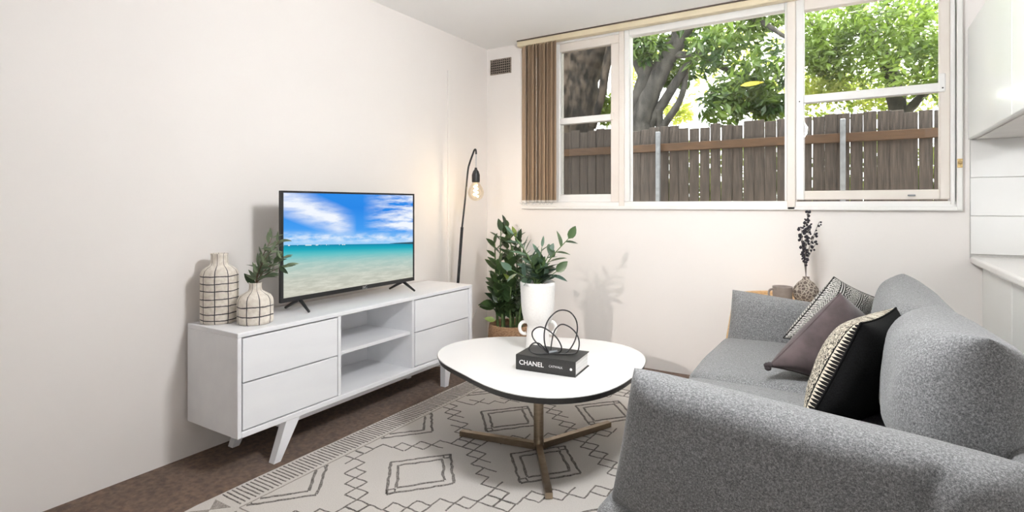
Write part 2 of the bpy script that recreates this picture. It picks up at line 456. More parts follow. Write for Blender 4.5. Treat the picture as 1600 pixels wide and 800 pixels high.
def gtube(path, r, n=8, closed=False, caps=True):
    P = [Vector(p) for p in path]; L = len(P)
    rs = r if isinstance(r, (list, tuple)) else [r] * L
    V, F = [], []; up = None
    for k in range(L):
        if closed: t = P[(k + 1) % L] - P[(k - 1) % L]
        else: t = P[min(k + 1, L - 1)] - P[max(k - 1, 0)]
        t.normalize()
        if up is None:
            up = t.orthogonal().normalized()
        else:
            up = up - t * up.dot(t)
            if up.length < 1e-6: up = t.orthogonal()
            up.normalize()
        sd_ = t.cross(up)
        for i in range(n):
            a = 2 * PI * i / n; V.append(P[k] + (up * math.cos(a) + sd_ * math.sin(a)) * rs[k])
    for k in range(L if closed else L - 1):
        k2 = (k + 1) % L
        for i in range(n):
            j = (i + 1) % n; F.append((k * n + i, k * n + j, k2 * n + j, k2 * n + i))
    if caps and not closed:
        F.append(tuple(range(n))[::-1]); b = (L - 1) * n; F.append(tuple(range(b, b + n)))
    return V, F

def spline(pts, sub=8, closed=False):
    P = [Vector(p) for p in pts]; L = len(P); out = []
    for i in range(L if closed else L - 1):
        g = lambda k: P[k % L] if closed else P[max(0, min(L - 1, k))]
        p0, p1, p2, p3 = g(i - 1), g(i), g(i + 1), g(i + 2)
        for s in range(sub):
            t = s / sub
            out.append(.5 * ((2 * p1) + (p2 - p0) * t + (2 * p0 - 5 * p1 + 4 * p2 - p3) * t * t + (3 * p1 - p0 - 3 * p2 + p3) * t ** 3))
    if not closed: out.append(P[-1])
    return out

def grounded(half, r, n=14, deform=None, center=(0, 0, 0), rot=None):
    """soft rounded block: subdivided cube, corners of radius r, optional deform(p_local, unit) -> p"""
    h = Vector(half); idx = {}; V, F, U = [], [], []
    def key(p): return (round(p[0], 5), round(p[1], 5), round(p[2], 5))
    def vid(p):
        k = key(p)
        if k in idx: return idx[k]
        q = Vector((p[0] * h.x, p[1] * h.y, p[2] * h.z))
        inn = Vector([max(-(h[i] - r), min(h[i] - r, q[i])) for i in range(3)])
        d = q - inn
        if d.length > 1e-9: q = inn + d.normalized() * r
        if deform: q = deform(q, Vector(p))
        if rot is not None: q = rot @ q
        idx[k] = len(V); V.append(q + Vector(center)); return idx[k]
    g = [math.sin((i / n * 2 - 1) * PI / 2 * .86) / math.sin(PI / 2 * .86) for i in range(n + 1)]
    for ax in range(3):
        for s in (-1, 1):
            for i in range(n):
                for j in range(n):
                    q = []
                    for a, b in ((i, j), (i + 1, j), (i + 1, j + 1), (i, j + 1)):
                        p = [0, 0, 0]; p[ax] = s; p[(ax + 1) % 3] = g[a]; p[(ax + 2) % 3] = g[b]
                        q.append(vid(p))
                    F.append(tuple(q) if s > 0 else tuple(q[::-1]))
    return V, F

def px_at(px, py, axis, val):
    d = FWD + RGT * ((px - 800) / FPX) + Vector((0, 0, (320 - py) / FPX))
    i = 'xyz'.index(axis); return CAM + d * ((val - CAM[i]) / d[i])

def text_mesh(body, size, extrude=.0006):
    cu = bpy.data.curves.new('lettering', 'FONT'); cu.body = body; cu.size = size; cu.extrude = extrude
    cu.align_x = 'CENTER'; cu.align_y = 'CENTER'
    o = bpy.data.objects.new('lettering_source', cu); COL.objects.link(o)
    bpy.context.view_layer.update()
    me = bpy.data.meshes.new_from_object(o.evaluated_get(bpy.context.evaluated_depsgraph_get()))
    vs = [v.co.copy() for v in me.vertices]; fs = [tuple(p.vertices) for p in me.polygons]
    bpy.data.objects.remove(o); bpy.data.curves.remove(cu); bpy.data.meshes.remove(me)
    return vs, fs

def xform(geo, mtx):
    return [mtx @ Vector(v) for v in geo[0]], geo[1]

def frame_mtx(origin, ex, ey, ez):
    m = Matrix((ex, ey, ez)).transposed().to_4x4(); m.translation = Vector(origin); return m

# ------------------------------------------------------------------ room shell
RX, RY0, H = 5.7, -6.8, 2.40
struct(obj('floor', gbox((-.02, RY0, -.1), (RX, 0, 0)), 'carpet'))
struct(obj('ceiling', gbox((-.15, RY0 - .1, H), (RX + .1, .25, H + .12)), 'ceiling'))
struct(obj('wall_left', gbox((-.15, RY0 - .1, 0), (0, .25, H)), 'wall'))
struct(obj('wall_right', gbox((RX, RY0 - .1, 0), (RX + .15, .25, H)), 'wall'))
WX0, WX1, WZ0, WZ1 = .345, 3.035, 1.10, 2.40
wall_back = struct(obj('wall_back', join(gbox((0, 0, 0), (WX0, .25, H)), gbox((WX0, 0, 0), (WX1, .25, WZ0)), gbox((WX1, 0, 0), (RX, .25, H))), 'wall'))
# far end of the open-plan room, behind the camera: wall with a glazed door added unseen to let in fill daylight
DX0, DX1 = 3.9, 5.6
struct(obj('wall_front', join(gbox((0, RY0 - .1, 0), (DX0, RY0, H)), gbox((DX1, RY0 - .1, 0), (RX, RY0, H)), gbox((DX0, RY0 - .1, 2.2), (DX1, RY0, H))), 'wall'))
DM = (DX0 + DX1) / 2
d1 = struct(obj('added_door_1', join(gbox((DX0, RY0 - .08, 0), (DX0 + .08, RY0 - .02, 2.2)), gbox((DX1 - .08, RY0 - .08, 0), (DX1, RY0 - .02, 2.2)), gbox((DM - .04, RY0 - .08, 0), (DM + .04, RY0 - .02, 2.2)), gbox((DX0 + .08, RY0 - .08, 2.13), (DX1 - .08, RY0 - .02, 2.2)), gbox((DX0 + .08, RY0 - .08, 0), (DX1 - .08, RY0 - .02, .06))), 'window_white'))
for x0, x1 in ((DX0 + .08, DM - .04), (DM + .04, DX1 - .08)):
    obj('pane', gbox((x0, RY0 - .053, .06), (x1, RY0 - .047, 2.13)), 'glass', d1)
# painted cable duct on the left wall
struct(obj('trim_1', gbox((0, -.525, .02), (.012, -.500, 2.12), .003, 2), 'wall'))
# daylight portals in the openings
for nm, loc, rot, sx, sy in (('portal_window', (1.69, .3, 1.75), (-PI / 2, 0, 0), 2.7, 1.3), ('portal_door', ((DX0 + DX1) / 2, RY0 - .15, 1.1), (PI / 2, 0, 0), 1.7, 2.2)):
    ld = bpy.data.lights.new(nm, 'AREA'); ld.shape = 'RECTANGLE'; ld.size = sx; ld.size_y = sy; ld.cycles.is_portal = True
    lo_ = bpy.data.objects.new(nm, ld); COL.objects.link(lo_); lo_.location = loc; lo_.rotation_euler = rot

# tiles of the kitchen splashback, children of the back wall
obj('grout_bed', gbox((3.066, -.004, .845), (RX, 0, 1.9)), 'grout', wall_back)
tg = None
for r in range(5):
    for c in range(9):
        x0 = 3.068 + c * .30; z0 = .872 + r * .2007 - .0
        if r == 4 and False: continue
        cx_, cz_ = x0 + .149, z0 + .0995
        if tg is None:
            o = obj('tile', gbox((x0, -.011, z0), (x0 + .298, -.004, z0 + .199), .0015), 'tile', wall_back); tg = o.data
        else:
            o = bpy.data.objects.new('tile', tg); link(o, wall_back, (cx_, -.0075, cz_))

# ------------------------------------------------------------------ windows
def bar(name, x0, x1, z0, z1, m, parent, y0=-.012, y1=.06, bev=.004):
    return obj(name, gbox((x0, y0, z0), (x1, y1, z1), bev), m, parent)
def window(n, x0, x1):
    o = bpy.data.objects.new('window_%d' % n, None); link(o, None, Vector(((x0 + x1) / 2, .02, WZ0))); o['kind'] = 'structure'; return o
w1 = window(1, WX0, 1.136)
bar('jamb', WX0, .385, 1.10, 2.40, 'window_white', w1, -.02, .09)
bar('head', .385, 1.136, 2.345, 2.40, 'window_white', w1, -.012, .09)
bar('sash_top', .385, 1.136, 2.283, 2.345, 'window_cream', w1, .0, .05)
bar('stile', .622, .664, 1.15, 2.345, 'window_white', w1, -.008, .07)
bar('stile', 1.073, 1.136, 1.15, 2.283, 'window_cream', w1, -.008, .07)
bar('sash_bottom', .385, 1.136, 1.15, 1.207, 'window_white', w1, -.002, .06)
bar('meeting_rail', .664, 1.073, 1.735, 1.782, 'window_white', w1, -.006, .05)
bar('latch', 1.075, 1.095, 1.735, 1.79, 'window_cream', w1, -.02, -.006, .003)
for a, b, c, d in ((.664, 1.073, 1.207, 1.735), (.664, 1.073, 1.782, 2.283), (.385, .622, 1.207, 2.283)):
    obj('pane', gbox((a, .026, c), (b, .030, d)), 'screen_mesh_glass', w1)
w2 = window(2, 1.136, 2.20)
bar('mullion', 1.136, 1.176, 1.10, 2.40, 'window_cream', w2, -.02, .09)
bar('stile', 1.176, 1.211, 1.153, 2.40, 'window_white', w2, -.012, .07)
bar('stile', 2.191, 2.206, 1.153, 2.40, 'window_white', w2, -.006, .07)
bar('sash_top', 1.211, 2.191, 2.316, 2.40, 'window_white', w2, -.01, .06)
bar('sash_bottom', 1.176, 2.206, 1.118, 1.153, 'window_white', w2, -.01, .06)
obj('pane', gbox((1.211, .026, 1.153), (2.191, .030, 2.316)), 'glass', w2)
w3 = window(3, 2.206, WX1)
bar('mullion', 2.206, 2.252, 1.10, 2.40, 'window_cream', w3, -.03, .09)
bar('stile', 2.252, 2.296, 1.16, 2.40, 'window_white', w3, -.008, .06)
bar('stile', 2.941, 2.985, 1.16, 2.40, 'window_cream', w3, -.008, .06)
bar('jamb_bead', 2.985, 3.005, 1.13, 2.40, 'window_white', w3, -.022, .08)
bar('jamb_bead', 3.010, 3.035, 1.10, 2.40, 'window_white', w3, -.032, .09)
bar('sash_top', 2.296, 2.941, 2.295, 2.37, 'window_cream', w3, -.004, .055)
bar('head', 2.252, 3.005, 2.37, 2.40, 'window_white', w3, -.012, .08)
bar('sash_bottom', 2.296, 2.941, 1.16, 1.213, 'window_cream', w3, -.006, .055)
bar('meeting_rail', 2.296, 2.941, 1.738, 1.785, 'window_white', w3, -.014, .04)
bar('sash_horn', 2.935, 2.965, 1.735, 1.835, 'window_white', w3, -.018, -.004, .005)
obj('screw', xform(glathe([(.004, 0), (.004, .002)], (0, 0, 0), 10), Matrix.Translation((2.952, -.0185, 1.755)) @ Matrix.Rotation(PI / 2, 4, 'X')), 'black_metal', w3)
obj('screw', xform(glathe([(.004, 0), (.004, .002)], (0, 0, 0), 10), Matrix.Translation((2.272, -.0085, 1.75)) @ Matrix.Rotation(PI / 2, 4, 'X')), 'black_metal', w3)
obj('sash_lift', gbox((2.80, -.02, 1.178), (2.835, -.006, 1.186), .002), 'post', w3)
for c, d in ((1.213, 1.738), (1.785, 2.295)):
    obj('pane', gbox((2.296, .022, c), (2.941, .026, d)), 'glass', w3)
sill = struct(obj('trim_2', gbox((WX0 - .005, -.03, 1.098), (WX1, .1, 1.120), .004, 2), 'window_white'))
obj('sill_upstand', gbox((WX0, -.012, 1.118), (WX1, .1, 1.150), .004), 'window_white', sill)
# brass catch on the right jamb
t = thing('window_catch', (3.022, -.033, 1.335), 'small brass window catch on the right white jamb', 'catch')
obj('plate', gbox((3.011, -.036, 1.325), (3.033, -.032, 1.372), .001), 'brass', t)
obj('knob', xform(glathe([(.003, 0), (.008, .006), (.009, .012), (.004, .018)], (0, 0, 0), 14), Matrix.Translation((3.022, -.036, 1.349)) @ Matrix.Rotation(PI / 2, 4, 'X')), 'brass', t, smooth=True)

# vertical blind: head rail along the whole window, vanes stacked at the left
vb = thing('vertical_blind', (1.3, -.06, 2.32), 'brown fabric vertical blind stacked at left under a long cream head rail', 'blind')
obj('head_rail', gbox((.335, -.085, 2.352), (2.32, -.03, 2.392), .004), 'rail', vb)
obj('track', gbox((.335, -.088, 2.391), (2.32, -.02, 2.3995)), 'rail_dark', vb)
nv = 9
M['vane_lit'] = mat('blind_vane_fabric_lit', (.50, .37, .25), (.42, .31, .21), 25, .85, stretch=(40, 40, .6), bump=.2, bscale=200)  # paler copy of the vane fabric, shading between stacked vanes put into colour
for i in range(nv):
    cx_ = .382 + i * .0325
    ang = math.radians(38 + 9 * math.sin(i * 2.3))
    pts = []
    for k in range(7):
        s = (k / 6 - .5) * .078; bow = .007 * (1 - (2 * k / 6 - 1) ** 2)
        pts.append((cx_ + s * math.cos(ang) - bow * math.sin(ang), -.060 - s * math.sin(ang) + bow * math.cos(ang)))
    outl = pts + [(x + .0012, y - .0012) for x, y in pts[::-1]]
    vn = obj('vane', gprism(outl, 1.165, 2.352), 'vane_lit' if i in (2, 5, 7) else 'vane', vb)
    obj('bottom_weight', gpoly([(x, y, 1.150) for x, y in outl], [(x, y, 1.1645) for x, y in outl]), 'window_white', vn)
ch = []
for i in range(nv * 4 + 1):
    f = i / 4
    ch.append((.362 + f * .0325, -.09 + .004 * math.sin(i), 1.150 - .016 * abs(math.sin(f * PI))))
obj('bottom_chain', gtube(ch, .0018, 6), 'grey_print', vb)

# wall vent
vt = thing('wall_vent', (.134, -.004, 2.185), 'small weathered brick air vent high on the wall near corner', 'vent')
obj('void', gbox((.038, -.003, 2.186), (.230, 0, 2.304)), 'vent_dark', vt)
obj('frame', join(gbox((.036, -.010, 2.184), (.232, 0, 2.192)), gbox((.036, -.010, 2.298), (.232, 0, 2.306)), gbox((.036, -.010, 2.192), (.043, 0, 2.298)), gbox((.225, -.010, 2.192), (.232, 0, 2.298))), 'vent', vt)
for k in range(5):
    z = 2.205 + k * .0195
    obj('slat', gbox((.043, -.009, z), (.225, -.001, z + .005)), 'vent', vt)
for k in range(9):
    x = .057 + k * .0188
    obj('bar', gbox((x, -.0085, 2.192), (x + .004, -.001, 2.298)), 'vent', vt)

# ------------------------------------------------------------------ outside: added sun-blocking eave, ground, fence, trees
struct(obj('added_shade_eave', gbox((-1.5, .25, 2.78), (RX + .5, .95, 2.86)), 'shade_eave'))  # added out of view to keep direct sun from coming in
struct(obj('ground', gbox((-6, .25, .2), (12, 14, .3)), 'ground'))
FY = 1.8
fe = thing('paling_fence', (1.4, FY, .3), 'tall weathered grey brown timber paling fence outside the window', 'fence')
pal = []
for k in range(3):
    random.seed(k)
    g = gbox((-.0455, -.009, .3), (.0455, .009, 1.90), .002)
    me_geo = ([Vector((v.x, v.y + (.004 * math.sin(k * 2 + v.z)), v.z)) for v in g[0]], g[1])
    pal.append(me_geo)
meshes = []
random.seed(3)
x = -1.9; i = 0
while x < 5.0:
    if i < 3:
        vs, fs = pal[i]; o = obj('paling', ([v + Vector((x, FY, 0)) for v in vs], fs), 'fence', fe); meshes.append((o.data, o.location.z))
    else:
        k = random.randrange(3); o = bpy.data.objects.new('paling', meshes[k][0])
        link(o, fe, (x, FY + random.uniform(-.006, .006), 1.10))
    left = x < .55
    o.location.z += random.uniform(-.022, .022) + (.04 if left else 0)
    o.rotation_euler = (0, random.uniform(-.006, .006), random.uniform(-.05, .05))
    o.scale = (random.uniform(.985, 1.06), 1, 1)
    x += .0965 + random.uniform(-.004, .006); i += 1
obj('rail', gbox((-2, FY - .06, 1.665), (5.1, FY - .012, 1.742), .003), 'fence_rail', fe)
obj('rail', gbox((-2, FY - .06, .62), (5.1, FY - .012, .70), .003), 'fence_rail', fe)
for px_ in (1028, 1317, 1700, 700):
    p = px_at(px_, 300, 'y', FY - .085)
    obj('post', gbox((p.x - .02, FY - .10, .3), (p.x + .02, FY - .06, 1.86), .004), 'post', fe)

def limb(path, r0, r1, n=10, rough=.08, seed=0):
    P = spline(path, 10); L = len(P)
    rs = [r0 + (r1 - r0) * (k / (L - 1)) for k in range(L)]
    rs = [r * (1 + rough * noise.noise(Vector((k * .35, seed, 0)))) for k, r in enumerate(rs)]
    return gtube(P, rs, n)
def leaves_geo(centers, n, size, seed, droop=.3, w=.42):
    rnd = random.Random(seed); V, F = [], []
    for _ in range(n):
        c, rad = rnd.choice(centers)
        while True:
            q = Vector((rnd.uniform(-1, 1), rnd.uniform(-1, 1), rnd.uniform(-1, 1)))
            if q.length < 1: break
        p = Vector(c) + Vector((q.x * rad[0], q.y * rad[1], q.z * rad[2]))
        d = Vector((rnd.gauss(0, 1), rnd.gauss(0, 1), rnd.gauss(-droop, .7))).normalized()
        s = d.cross(Vector((rnd.gauss(0, 1), rnd.gauss(0, 1), rnd.gauss(0, 1)))).normalized()
        nrm = d.cross(s); l = size * rnd.uniform(.6, 1.3); ww = l * w * rnd.uniform(.7, 1.1) * .5
        b = len(V)
        V += [p, p + d * l * .45 + s * ww + nrm * ww * .35, p + d * l, p + d * l * .45 - s * ww + nrm * ww * .35, p + d * l * .5]
        F += [(b, b + 1, b + 4), (b + 1, b + 2, b + 4), (b, b + 4, b + 3), (b + 3, b + 4, b + 2)]
    return V, F
def P3(px, py, y): return px_at(px, py, 'y', y)

# large old trunk behind the fence at the left
tA = thing('old_tree', (P3(870, 330, 2.75).x, 2.75, .3), 'huge dark old tree trunk with rough bark behind the fence at left', 'tree')
path = [P3(868, 460, 2.75), P3(868, 330, 2.75), P3(872, 200, 2.75), P3(880, 120, 2.75), P3(896, 60, 2.75), P3(915, -20, 2.75), P3(925, -120, 2.75)]
path[0].z = .3
obj('trunk', limb(path, .46, .50, 22, .1, 3), 'bark', tA, smooth=True)
obj('branch', limb([P3(925, 200, 2.7), P3(940, 150, 2.65), P3(946, 110, 2.6), P3(962, 40, 2.6), P3(990, -60, 2.6)], .05, .06, 10, .1, 5), 'bark', tA, smooth=True)
obj('crown', leaves_geo([(P3(870, -140, 3), (1.0, .8, .6)), (P3(960, 60, 3.3), (.14, .4, .35)), (P3(945, 170, 3.4), (.12, .3, .2))], 1100, .13, 5), 'leaf_tree', tA, kind='stuff')

# multi-stemmed tree in the middle window
tB = thing('leafy_tree', (P3(1020, 330, 2.9).x, 2.9, .3), 'many-stemmed grey tree with broad green crown in the middle window', 'tree')
def branch(pts, r0, r1, y0, y1, seed):
    L = len(pts); return limb([P3(a, b, y0 + (y1 - y0) * k / (L - 1)) for k, (a, b) in enumerate(pts)], r0, r1, 10, .15, seed)
obj('trunk', branch([(1008, 470), (1006, 330), (1002, 230), (1004, 180), (1022, 130), (1045, 85), (1075, 30), (1100, -40)], .16, .10, 2.9, 3.0, 1), 'bark_grey', tB, smooth=True)
for k, (pts, r0, r1) in enumerate([
        ([(1000, 240), (1018, 190), (1040, 155), (1062, 120), (1085, 90), (1125, 60)], .07, .045),
        ([(985, 230), (983, 180), (1000, 140), (1010, 100), (1012, 50), (1020, -10)], .09, .07),
        ([(1010, 240), (1038, 195), (1058, 165), (1068, 140), (1072, 112)], .055, .03),
        ([(1022, 130), (1003, 118), (992, 92), (986, 60), (980, 10)], .05, .035),
        ([(1045, 85), (1095, 88), (1120, 100), (1150, 118), (1163, 128)], .045, .03),
        ([(1075, 30), (1130, 22), (1180, 30), (1230, 60)], .05, .02),
        ([(1030, 170), (1030, 200), (1026, 240)], .045, .05)]):
    obj('branch', branch(pts, r0, r1, 2.95, 2.8 if k % 2 else 3.1, 10 + k), 'bark_grey', tB, smooth=True)
def cl(px, py, y, rx, ry, rz): return (P3(px, py, y), (rx, ry, rz))
cB = [cl(1010, 20, 3.2, .4, .5, .3), cl(1080, 30, 3.1, .45, .5, .35), cl(1150, 40, 3.0, .4, .5, .35), cl(1120, 80, 2.8, .35, .4, .25), cl(1160, 140, 2.7, .28, .3, .28),
      cl(1130, 165, 2.6, .25, .3, .22), cl(1200, 110, 2.7, .25, .3, .35), cl(1050, 110, 3.3, .3, .3, .22), cl(1010, 70, 2.7, .22, .3, .2), cl(1200, 165, 2.8, .2, .3, .12), cl(1190, 20, 3, .3, .4, .2)]
obj('crown', leaves_geo(cB, 4600, .12, 11, .5), 'leaf_tree', tB, kind='stuff')
cB2 = [cl(1060, 60, 3.8, .7, .4, .6), cl(1180, 60, 3.8, .6, .4, .6), cl(1210, 150, 3.8, .4, .3, .4), cl(1000, 120, 3.8, .3, .3, .3), cl(1130, 120, 3.9, .6, .3, .5), cl(1060, 175, 3.9, .2, .3, .14)]
obj('sun_tinted_leaves', leaves_geo(cB2, 2200, .10, 12, .3), 'leaf_tree_light', tB, kind='stuff')
YELLOW_AT = (P3(1157, 134, 2.4), P3(1193, 131, 2.45))

tC = thing('garden_tree', (P3(1400, 330, 3.1).x, 3.1, .3), 'dense bright green garden tree filling the right window', 'tree')
obj('trunk', branch([(1420, 480), (1415, 330), (1405, 190), (1390, 110), (1360, 50), (1330, 0), (1300, -60)], .10, .06, 3.3, 3.3, 31), 'bark_grey', tC, smooth=True)
for k, pts in enumerate([[(1405, 190), (1440, 150), (1480, 120), (1530, 90)], [(1390, 110), (1420, 60), (1450, 0), (1470, -60)], [(1360, 50), (1310, 50), (1270, 40), (1230, 10)]]):
    obj('branch', branch(pts, .05, .02, 3.3, 3.1, 40 + k), 'bark_grey', tC, smooth=True)
cC = [cl(1300, 30, 2.9, .4, .4, .3), cl(1380, 30, 2.8, .45, .4, .3), cl(1450, 40, 2.9, .45, .4, .35), cl(1420, 100, 2.8, .45, .4, .3), cl(1320, 90, 3.0, .4, .4, .2), cl(1500, 100, 2.9, .4, .4, .4), cl(1280, 80, 2.9, .2, .3, .25)]
obj('crown', leaves_geo(cC, 5200, .09, 21, .3), 'leaf_tree', tC, kind='stuff')
cC2 = [cl(1300, 150, 3.6, .5, .4, .3), cl(1400, 150, 3.6, .5, .4, .25), cl(1350, 60, 3.9, .8, .4, .6), cl(1460, 80, 3.9, .6, .4, .6), cl(1290, 130, 3.3, .3, .3, .2)]
obj('sun_tinted_leaves', leaves_geo(cC2, 3600, .085, 22, .3), 'leaf_tree_light', tC, kind='stuff')

hd_ = thing('hedge', (2.0, 2.25, .3), 'dense green hedge glimpsed through the gaps of the paling fence', 'hedge')
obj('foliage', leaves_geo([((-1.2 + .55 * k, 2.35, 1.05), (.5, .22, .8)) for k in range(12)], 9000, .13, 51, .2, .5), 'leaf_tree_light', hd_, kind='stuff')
for k in range(5):
    obj('stem', limb([(-.9 + 1.3 * k, 2.32, .3), (-.85 + 1.3 * k, 2.3, .9), (-.95 + 1.3 * k, 2.34, 1.6)], .03, .012, 8, .1, 60 + k), 'bark_grey', hd_, smooth=True)

# ------------------------------------------------------------------ kitchen peninsula at the right
oc = thing('overhead_cabinet', (3.235, -.9, 1.474), 'glossy white overhead kitchen cabinet hung on the back wall', 'cabinet')
obj('carcass', gbox((3.078, -1.85, 1.476), (3.41, -.001, 2.056)), 'kitchen_under', oc)
for k in range(2):
    obj('door', gbox((3.058, -.925 * (k + 1) + .002, 1.474), (3.077, -.925 * k - .002, 2.058), .003, 2), 'kitchen_white', oc)
obj('underside_panel', gbox((3.09, -1.83, 1.470), (3.40, -.03, 1.476), .001), 'kitchen_under', oc)
ctp = obj('countertop', gbox((3.066, -1.9, .822), (3.72, -.012, .861), .012, 4), 'counter')
tag(ctp, 'white stone kitchen countertop with rounded edge below the splashback tiles', 'countertop')
bc = thing('base_cabinet', (3.4, -.95, 0), 'white kitchen base cabinet standing behind the sofa under the countertop', 'cabinet')
obj('carcass', gbox((3.136, -1.85, .0), (3.70, -.02, .8215)), 'kitchen_under', bc)
obj('filler', gbox((3.118, -.04, .06), (3.137, -.002, .818), .001), 'kitchen_white', bc)
for k in range(3):
    y1 = -.045 - k * .60
    obj('door', gbox((3.112, y1 - .595, .10), (3.135, y1, .815), .009, 4), 'kitchen_white', bc)
obj('kickboard', gbox((3.15, -1.85, 0), (3.16, -.02, .1)), 'kitchen_under', bc)

# pendant globe lamps (kitchen, open room behind the camera) and an added spot on a stand playing the camera flash
def pendant(x, y, z, r, power, label):
    t = thing('pendant_lamp', (x, y, z), label, 'lamp', None)
    obj('rose', glathe([(.05, .0), (.05, .012), (.012, .03)][::-1] and [(.012, -.03), (.05, -.012), (.05, -.001)], (x, y, H), 28), 'grey_print', t)
    obj('cord', gtube([(x, y, H - .03), (x, y, z + r)], .004, 8), 'cord_white', t)
    obj('globe', glathe([(.004, -r)] + [(r * math.cos(a), r * math.sin(a)) for a in [(-.42 + .84 * k / 12) * PI for k in range(13)]] + [(.004, r)], (x, y, z), 32), 'lamp_diffuser', t, smooth=True)
    ld = bpy.data.lights.new('pendant_light', 'POINT'); ld.shadow_soft_size = r + .01; ld.energy = power; ld.color = (.975, .99, 1.0)
    l = bpy.data.objects.new('pendant_light', ld); link(l, t, (x, y, z))
pendant(4.6, -1.25, 2.0, .13, LAMP_KITCHEN, 'opal globe pendant lamp over the kitchen behind the peninsula')
pendant(2.1, -2.08, 1.835, .08, LAMP_MAIN, 'small opal globe pendant lamp above the seating area just above the view')
LB = Vector((1.88, -5.2, 0)); LH = Vector((1.88, -5.2, 1.76)); aim = (Vector((1.15, 0, .85)) - LH).normalized()
tl = thing('flash_spot_lamp', LB, 'added black cone spot on a stand, playing the camera flash, aimed at the far wall', 'lamp')
obj('base', glathe([(.13, 0), (.13, .015), (.02, .025), (.01, .04)], LB, 30), 'black_metal', tl)
obj('pole', gtube([LB + Vector((0, 0, .03)), LH - Vector((0, 0, .02)) - aim * .06], .01, 10), 'black_metal', tl)
hm = aim.to_track_quat('Z', 'Y').to_matrix().to_4x4(); hm.translation = LH
obj('shade', xform(glathe([(.02, -.10), (.035, -.09), (.065, .03), (.062, .03), (.032, -.085), (.018, -.094)], (0, 0, 0), 28, False), hm), 'black_metal', tl, smooth=True)
obj('lens', xform(glathe([(.001, -.012), (.022, -.010), (.03, -.03)], (0, 0, 0), 20, False), hm), 'lamp_diffuser', tl, smooth=True)
ld = bpy.data.lights.new('flash_spot_light', 'SPOT'); ld.energy = LAMP_FLASH; ld.shadow_soft_size = .02; ld.color = (1, .92, .85); ld.spot_size = math.radians(31); ld.spot_blend = .7
l = bpy.data.objects.new('flash_spot_light', ld); link(l, tl, LH + aim * .01); l.rotation_euler = aim.to_track_quat('-Z', 'Y').to_euler()

# ------------------------------------------------------------------ TV stand
SX0, SX1, SY0, SY1, SZ0, SZ1 = .02, .40, -2.40, -.765, .168, .603
ts = thing('tv_stand', (.21, -1.58, 0), 'long low white tv stand with four drawers and open shelves', 'tv stand')
obj('top', gbox((SX0, SY0, SZ1 - .02), (SX1, SY1, SZ1), .003, 2), 'stand_white', ts)
obj('side', gbox((SX0, SY0, SZ0), (SX1, SY0 + .018, SZ1 - .0201), .002), 'stand_white', ts)
obj('side', gbox((SX0, SY1 - .03, SZ0), (SX1, SY1, SZ1 - .0201), .002), 'stand_white', ts)
obj('bottom', gbox((SX0, SY0 + .0181, SZ0), (SX1, SY1 - .0301, SZ0 + .024), .002), 'stand_white', ts)
obj('back_panel', gbox((SX0 + .002, SY0 + .0185, SZ0 + .0245), (SX0 + .012, SY1 - .0305, SZ1 - .0205)), 'stand_white', ts)
D0, D1 = -1.868, -1.335
for y in (D0, D1):
    obj('divider', gbox((SX0 + .0125, y - .009, SZ0 + .0245), (SX1 - .006, y + .009, SZ1 - .0205), .001), 'stand_white', ts)
obj('shelf', gbox((SX0 + .0125, D0 + .0095, .385), (SX1 - .02, D1 - .0095, .403), .001), 'stand_white', ts)
for a, b in ((SY0 + .022, D0 - .0125), (D1 + .0125, SY1 - .036)):
    obj('drawer_recess', gbox((SX0 + .05, a, SZ0 + .0255), (SX1 - .022, b, SZ1 - .0215)), 'stand_gap', ts)
    for z0, z1 in ((SZ0 + .030, .3885), (.3945, SZ1 - .0265)):
        obj('drawer', gbox((SX1 - .021, a + .003, z0), (SX1 - .003, b - .003, z1), .0015), 'stand_white', ts)
obj('apron', gbox((SX0 + .05, SY0 + .22, SZ0 - .032), (SX1 - .035, SY1 - .20, SZ0 - .0005), .002), 'stand_white', ts)
def stand_leg(yt, yb, x, s):
    # tapered splayed leg
    t0 = SZ0 - .0005
    bot = [(x - .018, yb - .017, 0), (x + .018, yb - .017, 0), (x + .018, yb + .017, 0), (x - .018, yb + .017, 0)]
    top = [(x - .02, yt - .036, t0), (x + .02, yt - .036, t0), (x + .02, yt + .036, t0), (x - .02, yt + .036, t0)]
    return gpoly(bot, top)
for x in (SX1 - .022, SX0 + .05):
    obj('leg', stand_leg(SY0 + .265, SY0 + .185, x, 1), 'stand_white', ts)
    obj('leg', stand_leg(SY1 - .245, SY1 - .285 + .02, x, -1), 'stand_white', ts)

# ------------------------------------------------------------------ television
tvx = .215
tv = thing('television', (tvx, -1.59, SZ1), 'black flat television showing a bright tropical beach', 'television')
ty0, ty1, tz0, tz1 = -2.076, -1.134, .660, 1.198
obj('housing', gbox((tvx - .006, ty0, tz0), (tvx + .004, ty1, tz1), .002, 2), 'black_plastic', tv)
obj('rear_cover', gpoly([(tvx - .045, ty0 + .16, tz0 + .04), (tvx - .045, ty1 - .16, tz0 + .04), (tvx - .045, ty1 - .16, tz0 + .30), (tvx - .045, ty0 + .16, tz0 + .30)], [(tvx - .006, ty0 + .08, tz0 + .01), (tvx - .006, ty1 - .08, tz0 + .01), (tvx - .006, ty1 - .08, tz0 + .36), (tvx - .006, ty0 + .08, tz0 + .36)]), 'black_plastic', tv)
obj('bezel', join(gbox((tvx + .004, ty0, tz0), (tvx + .010, ty1, tz0 + .022), .001), gbox((tvx + .004, ty0, tz1 - .010), (tvx + .010, ty1, tz1), .001),
     gbox((tvx + .004, ty0, tz0 + .022), (tvx + .010, ty0 + .016, tz1 - .010), .001), gbox((tvx + .004, ty1 - .012, tz0 + .022), (tvx + .010, ty1, tz1 - .010), .001)), 'black_plastic', tv)
sx = tvx + .0065
